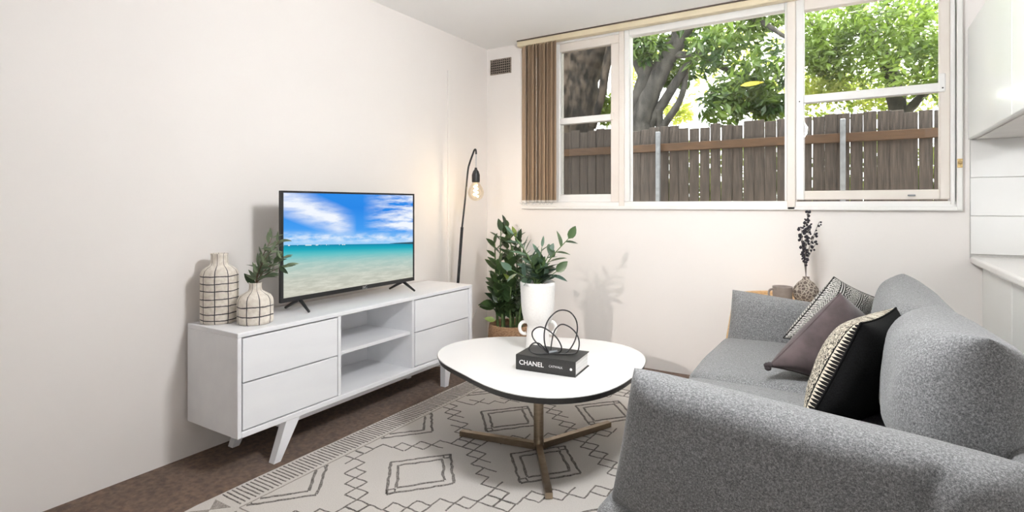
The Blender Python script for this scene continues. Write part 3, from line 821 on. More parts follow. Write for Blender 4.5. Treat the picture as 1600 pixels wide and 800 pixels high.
obj('screen', ([(sx, ty0 + .016, tz0 + .022), (sx, ty1 - .012, tz0 + .022), (sx, ty1 - .012, tz1 - .01), (sx, ty0 + .016, tz1 - .01),
                (sx - .002, ty0 + .016, tz0 + .022), (sx - .002, ty1 - .012, tz0 + .022), (sx - .002, ty1 - .012, tz1 - .01), (sx - .002, ty0 + .016, tz1 - .01)],
               [(0, 1, 2, 3), (7, 6, 5, 4), (0, 4, 5, 1), (1, 5, 6, 2), (2, 6, 7, 3), (3, 7, 4, 0)]), 'screen', tv, uvs=[(0, 0), (1, 0), (1, 1), (0, 1)] * 2)
g = text_mesh('JVC', .022)
obj('logo', xform(g, frame_mtx((tvx + .0105, (ty0 + ty1) / 2 + .06, tz0 + .0095), Vector((0, 1, 0)), Vector((0, 0, 1)), Vector((1, 0, 0)))), 'grey_print', tv)
for ya, sgn in ((-1.955, 1), (-1.215, 1)):
    for dx, dy in ((.085, -.01 if ya < -1.5 else .012), (-.11, 0)):
        obj('foot', gtube([(tvx - .012, ya, tz0 + .002), (tvx - .012 + dx * .5, ya + dy * .5, tz0 - .024), (tvx - .012 + dx, ya + dy, SZ1 + .006)], [.010, .008, .006], 8), 'black_plastic', tv)

# ------------------------------------------------------------------ checked vases and olive sprig
def bottle(name, c, prof, m, label):
    o = obj(name, glathe(prof, c, 48), m, origin=c, smooth=True); tag(o, label, 'vase', 'checked vases on the tv stand'); return o
M['vase1'] = vase_mat('check_glaze_tall', [.018, .045, .078, .110, .145, .178, .210][:7], 9, .0022, .075, .15)
M['vase2'] = vase_mat('check_glaze_small', [.038, .078], 9, .0024, .085, .55)
v1c = (.108, -2.305, SZ1)
bottle('checked_vase', v1c, [(.070, 0), (.077, .004), (.078, .02), (.078, .20), (.077, .218), (.070, .235), (.055, .247), (.040, .256), (.036, .268), (.035, .298), (.037, .308), (.033, .308), (.031, .28)], 'vase1', 'tall cream bottle vase with black check lines, left one on tv stand')
v2c = (.268, -2.235, SZ1)
bottle('checked_vase', v2c, [(.066, 0), (.073, .004), (.075, .02), (.075, .095), (.073, .108), (.064, .124), (.044, .136), (.030, .144), (.026, .154), (.0255, .172), (.028, .180), (.024, .180), (.021, .165)], 'vase2', 'small squat cream vase with black check lines holding the olive sprig')

def leaf_mesh(name, l, w, fold=.25, curl=.12, m='leaf_zz', n=5):
    V, F = [], []
    for i in range(n + 1):
        t_ = i / n; ww = w * (math.sin(PI * min(1, t_ ** .8)) ** .75) * .5 if 0 < i < n else w * .03
        z = -curl * l * t_ * t_
        V += [Vector((-ww, l * t_, z + ww * fold)), Vector((0, l * t_, z)), Vector((ww, l * t_, z + ww * fold))]
    for i in range(n):
        b = i * 3; F += [(b, b + 1, b + 4, b + 3), (b + 1, b + 2, b + 5, b + 4)]
    me = bpy.data.meshes.new(name); me.from_pydata(V, [], F); me.materials.append(M[m])
    me.polygons.foreach_set('use_smooth', [True] * len(me.polygons)); me.update()
    return me
def add_leaf(me, parent, pos, d, nrm, s=1.0, name='leaf'):
    d = Vector(d).normalized(); nrm = Vector(nrm); x_ = d.cross(nrm)
    if x_.length < 1e-4: x_ = d.orthogonal()
    x_.normalize(); z_ = x_.cross(d)
    o = bpy.data.objects.new(name, me); link(o, parent, pos)
    o.rotation_euler = frame_mtx((0, 0, 0), x_, d, z_).to_euler(); o.scale = (s, s, s)
    return o

yl_ = YELLOW_AT[1] - YELLOW_AT[0]
add_leaf(leaf_mesh('yellow_leaf', yl_.length, .075, .3, -.1, 'leaf_yellow'), tB, YELLOW_AT[0], yl_, Vector((.1, -.75, .65)), 1.0, 'yellow_leaf')
rs = random.Random(5)
sp_ = thing('olive_sprig', (v2c[0], v2c[1], SZ1 + .15), 'grey green artificial olive sprig standing in the small checked vase', 'sprig')
ol = leaf_mesh('olive_leaf', .062, .016, .3, .15, 'leaf_olive')
ol2 = leaf_mesh('broad_leaf', .075, .030, .3, .12, 'leaf_zz')
def cr(r, f, z): return RGT * r + FWD * f + Vector((0, 0, z))
base = Vector((v2c[0], v2c[1], SZ1 + .165))
for r, f, z in ((.10, .02, .20), (.135, -.02, .13), (.06, .03, .21), (.125, .02, .09), (.085, -.03, .16), (.04, .0, .13)):
    tip = base + cr(r, f, z)
    mid = base + cr(r * .35, f * .4, z * .55)
    pth = spline([base - Vector((0, 0, .08)), base, mid, tip], 6)
    st = obj('stem', gtube(pth, [.0022] * (len(pth) - 4) + [.0015] * 4, 6), 'twig', sp_)
    for k in range(8, len(pth), 1):
        d = (pth[k] - pth[k - 1]).normalized()
        for sgn in (-1, 1):
            if rs.random() < .3: continue
            side = (RGT * sgn * rs.uniform(.5, 1) + FWD * rs.uniform(-.7, .7) + Vector((0, 0, rs.uniform(-.5, .5))))
            add_leaf(ol, st, pth[k], d * .8 + side * .9 + Vector((0, 0, -.1)), (rs.uniform(-.4, .4), -.7, .7), rs.uniform(.7, 1.15))
add_leaf(ol2, sp_, base + Vector((0, 0, .002)), -RGT * .75 + Vector((0, 0, .75)), -FWD + Vector((0, 0, .3)), 1.0, 'broad_leaf')
add_leaf(ol2, sp_, base + cr(.09, -.02, .10), RGT * .6 + Vector((0, 0, .75)), -FWD + Vector((0, 0, .3)), .8, 'broad_leaf')
add_leaf(ol2, sp_, base + cr(.12, -.03, .09), RGT * .7 + Vector((0, 0, -.6)), -FWD + Vector((0, 0, .3)), .65, 'broad_leaf')

# ------------------------------------------------------------------ floor lamp in the corner
LY = -.60
fl = thing('floor_lamp', (.10, LY, 0), 'slim black floor lamp with hanging bare filament bulb in the corner', 'lamp')
obj('base', glathe([(.085, 0), (.085, .012), (.08, .016), (.012, .02), (.011, .03)], (.10, LY, 0), 30), 'black_metal', fl)
pb, pj = Vector((.105, LY, .02)), px_at(722, 355, 'y', LY)
obj('lower_pole', gtube([pb, pj], .0105, 12), 'black_metal', fl)
pts = [pj, px_at(727, 310, 'y', LY), px_at(731, 268, 'y', LY), px_at(733.5, 256, 'y', LY), px_at(738, 243, 'y', LY), px_at(741.3, 234.5, 'y', LY), px_at(743.5, 234.5, 'y', LY), px_at(744, 241, 'y', LY)]
obj('upper_pole', gtube(spline(pts, 6), .0065, 10), 'black_metal', fl)
bx_ = px_at(743.5, 298, 'y', LY)
soc = px_at(743.5, 264, 'y', LY)
obj('cord', gtube([px_at(744, 240, 'y', LY), soc], .0035, 8), 'grey_print', fl)
zt = px_at(743.5, 262, 'y', LY).z; zb = px_at(743.5, 285, 'y', LY).z
hs = zt - zb
obj('socket', glathe([(.026, 0), (.028, .01), (.028, hs * .5), (.020, hs * .75), (.010, hs * .88), (.008, hs)], (bx_.x, LY, zb), 24), 'black_metal', fl, smooth=True)
bulb = obj('bulb', glathe([(.001, -.128), (.024, -.123), (.044, -.108), (.054, -.084), (.055, -.064), (.047, -.040), (.032, -.016), (.022, .004)], (bx_.x, LY, zb), 28, False), 'bulb_glass', fl, smooth=True)
fp = []
for k in range(49):
    a = k / 48; fp.append((bx_.x + .016 * math.cos(a * 6 * PI) * (1 - .3 * a), LY + .016 * math.sin(a * 6 * PI) * (1 - .3 * a), zb - .100 + .08 * a))
obj('filament', gtube(fp, .0035, 6), 'filament', bulb)
ld = bpy.data.lights.new('bulb_light', 'POINT'); ld.energy = 1.2; ld.color = (1, .80, .55); ld.shadow_soft_size = .012
l = bpy.data.objects.new('bulb_light', ld); link(l, fl, (bx_.x, LY, zb - .06))

# white power cord near the skirting behind the stand
pc = obj('power_cord', gtube(spline([(.012, -.16, .30), (.03, -.22, .27), (.10, -.42, .16), (.14, -.58, .06), (.10, -.70, .006), (.05, -.75, .006)], 8), .004, 6), 'cord_white', smooth=True)
tag(pc, 'thin white power cord hanging by the wall behind the tv stand', 'cord')

# ------------------------------------------------------------------ plants
def zz_stem(parent, pts, mesh_a, mesh_b, r, n_leaf, start, seed, s0=1.0, spread=.95, stem_mat='stem_dark', light=.06, up=.35):
    rr = random.Random(seed)
    pth = spline(pts, 8); L = len(pth)
    st = obj('stem', gtube(pth, [r * (1 - .65 * k / (L - 1)) for k in range(L)], 8), stem_mat, parent, smooth=True)
    axis = rr.uniform(0, PI)
    for k in range(n_leaf):
        f = start + (1 - start) * k / (n_leaf - 1)
        i_ = min(L - 2, int(f * (L - 1))); p = pth[i_] + (pth[i_ + 1] - pth[i_]) * (f * (L - 1) - i_)
        d = (pth[i_ + 1] - pth[i_]).normalized()
        a = axis + (k % 2) * PI + rr.uniform(-.5, .5)
        h_ = Vector((math.cos(a), math.sin(a), 0)); h_ = (h_ - d * h_.dot(d)).normalized()
        dd = d * up + h_ * spread + Vector((0, 0, rr.uniform(-.05, .2)))
        if k == n_leaf - 1: dd = d + h_ * .2
        add_leaf(mesh_b if rr.random() < light else mesh_a, st, p, dd, d + Vector((0, 0, .25)) - FWD * .3, s0 * rr.uniform(.8, 1.15) * (.8 + .35 * math.sin(PI * f)))
    return st

PC = Vector((.455, -.36, .011))
pp = thing('basket_plant', PC, 'tall dark green leafy plant in a round brown woven basket on the floor', 'plant')
obj('basket', glathe([(.135, 0), (.155, .01), (.168, .08), (.170, .16), (.165, .23), (.160, .262), (.156, .270), (.150, .262), (.150, .20)], PC, 48, True), 'basket', pp, smooth=True)
obj('soil', glathe([(.149, .22), (.1, .232), (.001, .238)], PC, 40, False), 'soil', pp, smooth=True)
zA = leaf_mesh('zz_leaf', .115, .062, .25, .10, 'leaf_zz'); zB = leaf_mesh('zz_leaf_fresh', .10, .052, .25, .10, 'leaf_zz_light')
for i, (bx0, by0, r_, f_, z_) in enumerate([(-.05, -.02, -.075, -.02, .93), (0, .02, -.045, .05, .97), (.04, 0, -.01, -.03, .90), (-.08, .02, -.12, 0, .84), (.07, .02, .06, .02, .86), (.03, -.06, .0, -.10, .74), (-.03, -.07, -.08, -.09, .70), (.09, -.04, .10, -.05, .72), (.0, .07, .03, .08, .88), (-.09, -.04, -.06, -.05, .60)]):
    b0 = PC + Vector((bx0, by0, .225)); tip = PC + RGT * r_ + FWD * f_ + Vector((0, 0, z_)); 
    tip.x = max(tip.x, .09); tip.y = min(tip.y, -.09)
    m_ = b0 + (tip - b0) * .5 + Vector((bx0, by0, 0)) * .35
    zz_stem(pp, [b0, b0 + Vector((bx0 * .1, by0 * .1, .15)), m_, tip], zA, zB, .011, 20, .20, 100 + i, .95, .75, 'stem_dark', .06, .7)
add_leaf(zB, pp, PC + Vector((-.06, -.12, .30)), -RGT + Vector((0, 0, .25)), -FWD + Vector((0, 0, .6)), .8)

# ------------------------------------------------------------------ rug
rug = thing('area_rug', (1.3, -1.4, 0), 'cream flatweave area rug with charcoal diamond and zigzag pattern', 'rug')
RX0, RX1, RYF, RYN, RZ = .452, 2.22, -.172, -2.68, .008
def rug_out():
    o = []
    def edge(a, b, n, amp, seed):
        for k in range(n):
            t_ = k / n; p = Vector((*a, 0)).lerp(Vector((*b, 0)), t_)
            d = Vector((b[0] - a[0], b[1] - a[1], 0)).normalized(); nn = Vector((-d.y, d.x, 0))
            q = p + nn * amp * noise.noise(Vector((t_ * n * .3, seed, 0))); o.append((q.x, q.y))
    edge((RX0 + .01, RYN), (RX1, RYN), 24, .006, 1); edge((RX1, RYN), (RX1, RYF), 20, .004, 2); edge((RX1, RYF), (RX0, RYF), 24, .006, 3); edge((RX0, RYF), (RX0, RYN + .03), 40, .005, 4)
    return o
obj('pile', gprism(rug_out(), 0, RZ), 'rug', rug)
rr = random.Random(9)
def clipseg(a, b):
    """clip to the field of the rug"""
    x0, x1, y0, y1 = .612, RX1 - .15, RYN + .17, RYF - .03
    t0, t1 = 0, 1; dx, dy = b[0] - a[0], b[1] - a[1]
    for p, q in ((-dx, a[0] - x0), (dx, x1 - a[0]), (-dy, a[1] - y0), (dy, y1 - a[1])):
        if abs(p) < 1e-9:
            if q < 0: return None
        else:
            r_ = q / p
            if p < 0: t0 = max(t0, r_)
            else: t1 = min(t1, r_)
    if t0 >= t1: return None
    return (a[0] + dx * t0, a[1] + dy * t0), (a[0] + dx * t1, a[1] + dy * t1)
def yarn(a, b, wd, clip=True, wob=.002, z=RZ):
    """a tufted line on the rug: low wobbly ribbon with thickness"""
    if clip:
        c = clipseg(a, b)
        if c is None: return [], []
        a, b = c
    a, b = Vector((a[0], a[1], 0)), Vector((b[0], b[1], 0)); L = (b - a).length
    if L < .004: return [], []
    n = max(1, int(L / .022)); d = (b - a) / L; s = Vector((-d.y, d.x, 0)); V, F = [], []
    for k in range(n + 1):
        p = a + d * (L * k / n) + s * rr.uniform(-wob, wob); h_ = wd * .5 * rr.uniform(.75, 1.15)
        V += [p + s * h_ + Vector((0, 0, z - .001)), p + s * h_ * .5 + Vector((0, 0, z + .0018)), p - s * h_ * .5 + Vector((0, 0, z + .0018)), p - s * h_ + Vector((0, 0, z - .001))]
    for k in range(n):
        b_ = k * 4
        F += [(b_ + i, b_ + i + 1, b_ + 5 + i, b_ + 4 + i) for i in range(3)]
    return V, F
# ladder border along the left edge (hundreds of tiny bars: one part)
geos = []
y = -2.50
while y < RYF - .03:
    geos.append(yarn((RX0 + .012 + rr.uniform(-.003, .003), y), (.588 + rr.uniform(-.004, .004), y + rr.uniform(-.002, .002)), .0085, False, .001)); y += .0192
obj('ladder_border', join(*geos), 'rug_line', rug, kind='stuff')
obj('border_line', join(yarn((.606, -2.52), (.606, RYF - .03), .005, False, .001), yarn((.606, -2.52), (RX1 - .15, -2.52), .006, False, .001)), 'rug_line_faint', rug)
geos = []
x = .62
while x < RX1 - .16:
    geos.append(yarn((x, -2.66), (x, -2.54), .008, False, .001)); x += .021
obj('end_border', join(*geos), 'rug_line', rug, kind='stuff')
for s in (0, 1):
    c_ = Vector((.525 , -2.585)); q = .05
    pts = [(c_.x - q, c_.y + (q if s else -q)), (c_.x + q, c_.y + (q if s else -q)), (c_.x, c_.y)]
    obj('corner_motif', gprism(pts, RZ - .001, RZ + .0015), 'rug_line_faint', rug)
def diamond(cx_, cy_, hx, hy, nm='diamond_motif', big=True):
    gs = []
    for k, (sx_, sy_) in enumerate(((1, 1), (.72, .72))):
        q = [(cx_ - hx * sx_, cy_), (cx_, cy_ + hy * sy_), (cx_ + hx * sx_, cy_), (cx_, cy_ - hy * sy_)]
        for i in range(4): gs.append(yarn(q[i], q[(i + 1) % 4], .0150, True, .0035))
    for sgn in (-1, 1):   # little square curls at the two long tips
        c2 = cy_ + sgn * hy * .88; r_ = .022
        q = [(cx_ - r_, c2), (cx_, c2 + r_), (cx_ + r_, c2), (cx_, c2 - r_)]
        for i in range(4): gs.append(yarn(q[i], q[(i + 1) % 4], .009, True, .002))
    gs = [g for g in gs if g[0]]
    if gs: obj(nm, join(*gs), 'rug_line', rug, kind='stuff')
GX, GY = .40, .345
cx0, cy0 = 1.0, -1.965
def steps(ax, ay, bx, by, n=6):
    """double staircase between two lattice nodes: a chain of small boxes"""
    gs = []; dx, dy = (bx - ax) / n, (by - ay) / n
    for k in range(n):
        x0, y0 = ax + dx * k, ay + dy * k; x1, y1 = x0 + dx, y0 + dy
        for a, b in (((x0, y0), (x1, y0)), ((x1, y0), (x1, y1)), ((x0, y0), (x0, y1)), ((x0, y1), (x1, y1))):
            if rr.random() < .88: gs.append(yarn(a, b, .0088, True, .0026))
    gs = [g for g in gs if g[0]]
    if gs: obj('zigzag_motif', join(*gs), 'rug_line', rug, kind='stuff')
for i in range(-2, 4):
    for j in range(-4, 6):
        if (i + j) % 2: continue
        cx_, cy_ = cx0 + GX * i, cy0 + GY * j
        if not (.35 < cx_ < 2.4 and -2.9 < cy_ < .1): continue
        diamond(cx_, cy_, .172, .20)
        steps(cx_ - GX, cy_, cx_, cy_ + GY); steps(cx_, cy_ + GY, cx_ + GX, cy_)

# ------------------------------------------------------------------ coffee table
TZ = .41
ct = thing('coffee_table', (1.31, -1.51, RZ), 'white rounded triangular coffee table with black edge and bronze three-toed foot', 'coffee table')
px_pts = [(684, 557), (693, 541), (716, 533), (765, 527.8), (816, 526), (850, 525.8), (892.5, 527.4), (935, 532), (977.5, 540.5), (1003, 552), (1012.3, 563), (1007, 574), (988, 589.5), (956, 606), (914, 618.5), (871, 623.7), (829, 620.8), (786, 610.5), (744, 595.5), (712, 579.5), (692, 567)]
out3 = [px_at(a, b, 'z', TZ) for a, b in px_pts]
cen = sum(out3, Vector()) / len(out3)
# smooth the outline in plan by radius around the centroid
pol = [(math.atan2(p.y - cen.y, p.x - cen.x), math.hypot(p.x - cen.x, p.y - cen.y)) for p in out3]
def fit(order):
    # least squares of r(a) on a short Fourier basis: a smooth rounded triangle
    basis = lambda a: [1.0] + [f(k * a) for k in range(1, order + 1) for f in (math.cos, math.sin)]
    n = 2 * order + 1; A = [[0.0] * (n + 1) for _ in range(n)]
    for a, r_ in pol:
        b = basis(a)
        for i_ in range(n):
            for j_ in range(n): A[i_][j_] += b[i_] * b[j_]
            A[i_][n] += b[i_] * r_
    for i_ in range(n):
        p_ = max(range(i_, n), key=lambda q: abs(A[q][i_])); A[i_], A[p_] = A[p_], A[i_]
        for q in range(n):
            if q != i_:
                f_ = A[q][i_] / A[i_][i_]
                for c in range(i_, n + 1): A[q][c] -= f_ * A[i_][c]
    co = [A[i_][n] / A[i_][i_] for i_ in range(n)]
    return lambda a: sum(c * b for c, b in zip(co, basis(a)))
rad = fit(3)
NA = 96
outl = [(cen.x + rad(2 * PI * k / NA) * math.cos(2 * PI * k / NA), cen.y + rad(2 * PI * k / NA) * math.sin(2 * PI * k / NA)) for k in range(NA)]
def shrink(o, d): return [(cen.x + (x - cen.x) * (1 - d / math.hypot(x - cen.x, y - cen.y)), cen.y + (y - cen.y) * (1 - d / math.hypot(x - cen.x, y - cen.y))) for x, y in o]
obj('edge_board', gpoly([(x, y, TZ - .027) for x, y in shrink(outl, .010)], [(x, y, TZ - .0025) for x, y in outl]), 'table_edge', ct)
obj('top', gprism(shrink(outl, .003), TZ - .0026, TZ), 'table_white', ct)
cc = Vector((1.315, -1.515, 0))
obj('column', glathe([(.024, .03), (.024, .05), (.023, .06), (.023, TZ - .036), (.06, TZ - .032), (.06, TZ - .0272)], cc, 28), 'bronze', ct, smooth=False)
for px_, py_, zz in ((720, 677, .032), (952, 663, .032), (858, 776, .012)):
    e = px_at(px_, py_, 'z', RZ + .012); d = (e - cc); d.z = 0; L = d.length; d.normalize(); s = Vector((-d.y, d.x, 0)); h_ = .014
    b0 = RZ + .003
    bot = [cc + s * h_ + d * .012, cc - s * h_ + d * .012, cc + d * L - s * h_, cc + d * L + s * h_]
    top = [p + Vector((0, 0, b0 + (.030 if i < 2 else .024))) for i, p in enumerate(bot)]
    bot = [p + Vector((0, 0, b0)) for p in bot]
    g = gpoly(bot, top)
    obj('foot', g, 'bronze', ct)

# book
b1, b2 = px_at(806, 577, 'z', TZ), px_at(899, 590.5, 'z', TZ)
e1 = (b2 - b1); BL = e1.length; e1.normalize(); e2 = Vector((-e1.y, e1.x, 0)); BD = .185; BT = .066
bmx = frame_mtx(b1 + Vector((0, 0, .0005)), e1, e2, Vector((0, 0, 1)))
bk = thing('book', b1 + e1 * BL / 2 + e2 * BD / 2, 'thick black hardback fashion book lying on the coffee table', 'book')
obj('cover', xform(join(gbox((0, 0, 0), (BL, BD, .004), .001), gbox((0, 0, BT - .004), (BL, BD, BT), .001), gbox((0, 0, .004), (BL, .006, BT - .004))), bmx), 'book', bk)
obj('pages', xform(gbox((.006, .0065, .0045), (BL - .006, BD - .006, BT - .0045)), bmx), 'paper', bk)
tm = lambda x, z: bmx @ frame_mtx((x, -.0006, z), Vector((1, 0, 0)), Vector((0, 0, 1)), Vector((0, -1, 0)))
g = text_mesh('CHANEL', .030); obj('title', xform(g, tm(BL * .27, BT * .5) @ Matrix.Diagonal((1.0, .95, 1, 1))), 'white_print', bk)
g = text_mesh('CATWALK', .013); obj('subtitle', xform(g, tm(BL * .68, BT * .5)), 'grey_print', bk)
g = text_mesh('*', .03); obj('emblem', xform(glathe([(.0055, -.0004), (.0055, .0004)], (0, 0, 0), 12), tm(BL * .93, BT * .48)), 'white_print', bk)

# wire loop sculpture on the book
sb = px_at(862, 552, 'z', TZ + BT + .004)
def sc(px, py, f=0.0):
    dist = (sb - CAM).dot(FWD) + f
    return CAM + FWD * dist + RGT * ((px - 800) / FPX * dist) + Vector((0, 0, (320 - py) / FPX * dist))
wire = thing('wire_sculpture', (sb.x, sb.y, TZ + BT), 'black looped wire knot sculpture standing on the book', 'sculpture')
loops = [
    [(860, 552, 0), (852, 540, -.01), (850.5, 520, -.02), (856, 501, -.02), (868, 488, 0), (879, 484.5, .02), (891, 488, .03), (900, 500, .03), (902, 516, .02), (897, 535, .01), (886, 550, .0), (872, 556, -.01)],
    [(862, 553, 0), (862, 535, .02), (866, 518, .03), (873, 509, .03), (881, 507, .02), (893, 513, 0), (902, 524, -.02), (905, 538, -.03), (901, 551, -.02), (888, 558, -.015), (874, 557, -.01)],
    [(858, 553, 0), (846, 543, .02), (834, 530, .03), (831.5, 520, .03), (837, 513, .02), (846, 511, .0), (858, 517, -.02), (870, 528, -.03), (877, 541, -.02), (876, 549, -.01), (868, 555, 0)],
    [(858, 553, 0), (851, 545, -.01), (843, 537, -.02), (834, 536, -.03), (827, 543, -.03), (829, 549.5, -.03), (838, 553, -.02), (850, 555, -.01)]]
for lp in loops:
    pts = [sc(a, b, f) for a, b, f in lp]
    for p in pts: p.z = max(p.z, TZ + BT + .0045)
    obj('loop', gtube(spline(pts, 8, True), .0031, 8, True), 'black_metal', wire, smooth=True)
obj('clasp', gtube([sb + RGT * -.012 + Vector((0, 0, .004)), sb + RGT * .026 + Vector((0, 0, .010))], .006, 10), 'post', wire)

# urn planter
UC = Vector((1.205, -1.325, TZ))
ur = thing('urn_planter', UC, 'white footed two-handled urn with zz plant cuttings on the coffee table', 'planter')
obj('urn', glathe([(.060, 0), (.062, .006), (.058, .03), (.056, .07), (.054, .105), (.052, .122), (.058, .132), (.070, .150), (.078, .18), (.083, .23), (.087, .32), (.088, .336), (.084, .338), (.080, .325), (.076, .25), (.05, .24)], UC, 48), 'urn', ur, smooth=True)
for s in (-1, 1):
    c_ = UC + RGT * (s * .066) + Vector((0, 0, .108))
    ring = [c_ + RGT * (s * .024 * math.cos(a)) + Vector((0, 0, .030 * math.sin(a))) for a in [(-.62 + 1.24 * k / 16) * PI for k in range(17)]]
    obj('handle', gtube(ring, .0085, 10), 'urn', ur, smooth=True)
obj('soil', glathe([(.079, .30), (.001, .305)], UC, 30, False), 'soil', ur)
uA = leaf_mesh('urn_leaf', .085, .042, .25, .08, 'leaf_urn'); uN = leaf_mesh('urn_leaf_narrow', .09, .024, .3, .05, 'leaf_urn'); uZ = leaf_mesh('urn_leaf_green', .088, .052, .25, .08, 'leaf_zz')
ub = UC + Vector((0, 0, .30))
for i, (r_, f_, z_, n_, ma, mb, lo_) in enumerate([(.155, .02, .25, 12, uZ, uA, 0), (-.12, .02, .27, 12, uN, uA, 0), (.02, -.02, .21, 9, uA, uN, 0), (-.07, .04, .20, 10, uN, uA, 0), (.06, .05, .17, 8, uA, uZ, 0), (-.13, -.05, .10, 7, uA, uN, 0), (.09, -.03, .09, 6, uA, uZ, 0), (-.03, -.05, .14, 8, uA, uZ, 0)]):
    tip = ub + cr(r_, f_, z_); mid = ub + cr(r_ * .35, f_ * .4, z_ * .55)
    zz_stem(ur, [ub + cr(r_ * .1, f_ * .1, -.02), ub + cr(r_ * .15, f_ * .2, .05), mid, tip], ma, mb, .0055, n_, .22, 200 + i, .95, .8, 'stem_dark', .25, .6)

# ------------------------------------------------------------------ sofa
so = thing('sofa', (2.45, -1.4, 0), 'grey heathered two-seat sofa with soft pillow arms and back', 'sofa')
SF, SB, SYF, SYN = 1.94, 2.94, -.505, -2.33
def wr(p, amp, sc_, seed):
    return amp * noise.noise(Vector((p.x * sc_ + seed, p.y * sc_ - seed, p.z * sc_ + 2 * seed)))
def soft(amp=.008, sc_=5, seed=0, bulge=(0, 0, 0)):
    def f(q, u):
        k = Vector((bulge[0] * (1 - u.y ** 2) * (1 - u.z ** 2) * u.x, bulge[1] * (1 - u.x ** 2) * (1 - u.z ** 2) * u.y, bulge[2] * (1 - u.x ** 2) * (1 - u.y ** 2) * u.z))
        n_ = wr(q, amp, sc_, seed)
        return q + k + Vector((n_ * abs(u.x) ** 3 * (1 if u.x > 0 else -1), n_ * abs(u.y) ** 3 * (1 if u.y > 0 else -1), n_ * abs(u.z) ** 3 * (1 if u.z > 0 else -1)))
    return f
obj('base', grounded(((SB - SF) / 2, (SYF - SYN) / 2, .095), .045, 14, soft(.004, 4, 1), ((SF + SB) / 2 - .02, (SYF + SYN) / 2, .205)), 'sofa', so, smooth=True)
for x_ in (SF + .1, SB - .12):
    for y_ in (SYN + .1, SYF - .1):
        obj('leg', gpoly([(x_ + a * .017, y_ + b * .017, RZ + .002 if x_ < RX1 and y_ > RYN else .001) for a, b in ((-1, -1), (1, -1), (1, 1), (-1, 1))], [(x_ + a * .025, y_ + b * .025, .115) for a, b in ((-1, -1), (1, -1), (1, 1), (-1, 1))]), 'black_metal', so)
AT = .17
ymid = (SYF + SYN) / 2
for k, (ya, yb) in enumerate(((ymid + .004, SYF - AT + .02), (SYN + AT - .02, ymid - .004))):
    obj('seat_cushion', grounded((.38, (yb - ya) / 2, .075), .042, 16, soft(.004, 4, 3 + k, (.012, .004, .02)), (SF + .395, (ya + yb) / 2, .365)), 'sofa', so, smooth=True)
def pad(name, x_of, corners, T, p, ex_, seed, parent, n=30, pinch=.03, ear=.02, wrinkle=.006, lean=None, lumps=()):
    """padded panel between four corners (bl, br, tr, tl): thickness swells inside the seams"""
    bl, br, tr, tl = [Vector(c) for c in corners]
    nrm = (br - bl + tr - tl).cross(tl - bl + tr - br).normalized()
    V, F = [], []
    for s_ in (1, -1):
        for i in range(n + 1):
            for j in range(n + 1):
                a, b = math.sin((i / n * 2 - 1) * PI / 2), math.sin((j / n * 2 - 1) * PI / 2)
                a2 = a * (1 - pinch * (1 - b * b) * a * a); b2 = b * (1 - pinch * (1 - a * a) * b * b)
                u_, v_ = (a2 + 1) / 2, (b2 + 1) / 2
                q = (bl * (1 - u_) + br * u_) * (1 - v_) + (tl * (1 - u_) + tr * u_) * v_
                th = T * .5 * ((1 - abs(a) ** p) * (1 - abs(b) ** p)) ** ex_
                w_ = wrinkle * noise.noise(Vector((a * 2.2 + seed, b * 1.6, s_ * 1.3))) * (1 - a ** 6) * (1 - b ** 6)
                # gathers running in from the seam near the corners
                w_ += wrinkle * .45 * math.sin(a * 15 + b * 9 + seed) * (abs(a) ** 4 * abs(b) ** 3) * (1 - a ** 12) * (1 - b ** 12) * 2
                for la, slope, lw, ld_, side in lumps:
                    if side == s_: w_ -= s_ * ld_ * math.exp(-((a - la - slope * b) / lw) ** 2) * (1 - b ** 8)
                V.append(q + nrm * (s_ * th + w_))
        b_ = 0 if s_ == 1 else (n + 1) ** 2
        for i in range(n):
            for j in range(n):
                c = b_ + i * (n + 1) + j; f_ = (c, c + n + 1, c + n + 2, c + 1); F.append(f_ if s_ == 1 else f_[::-1])
    return obj(name, (V, F), 'sofa', parent, smooth=True)
ZA = .275
yn, yf = SYN + .105, SYF - .095
# corners given front-bottom, back-bottom, back-top, front-top
pad('arm', 0, [(SF + .005, yn, ZA), (SB - .04, yn, ZA), (SB - .10, yn, .600), (SF + .075, yn - .005, .672)], .205, 5, .42, 1, so, 34, .012, wrinkle=.011, lumps=((.44, .22, .045, .030, 1), (.60, .15, .10, -.016, 1)))
pad('arm', 0, [(SF + .005, yf, ZA), (SB - .04, yf, ZA), (SB - .10, yf, .605), (SF + .055, yf, .675)], .19, 5, .42, 2, so, 34, .02)
obj('back_frame', grounded((.05, (SYF - SYN) / 2 - .05, .17), .045, 14, soft(.005, 4, 8), (SB - .055, ymid, .40)), 'sofa', so, smooth=True)
xb, xt = 2.715, 2.785
pad('back_cushion', 0, [(xb, SYF - .10, .43), (xb, ymid + .01, .43), (xt - .01, ymid + .02, .775), (xt - .045, SYF - .115, .812)], .27, 3.2, .40, 3, so, 30, .04, wrinkle=.012)
pad('back_cushion', 0, [(xb, ymid - .01, .43), (xb + .02, SYN + .23, .43), (xt + .02, SYN + .27, .820), (xt, ymid - .02, .795)], .30, 3.2, .40, 4, so, 30, .04, wrinkle=.012)

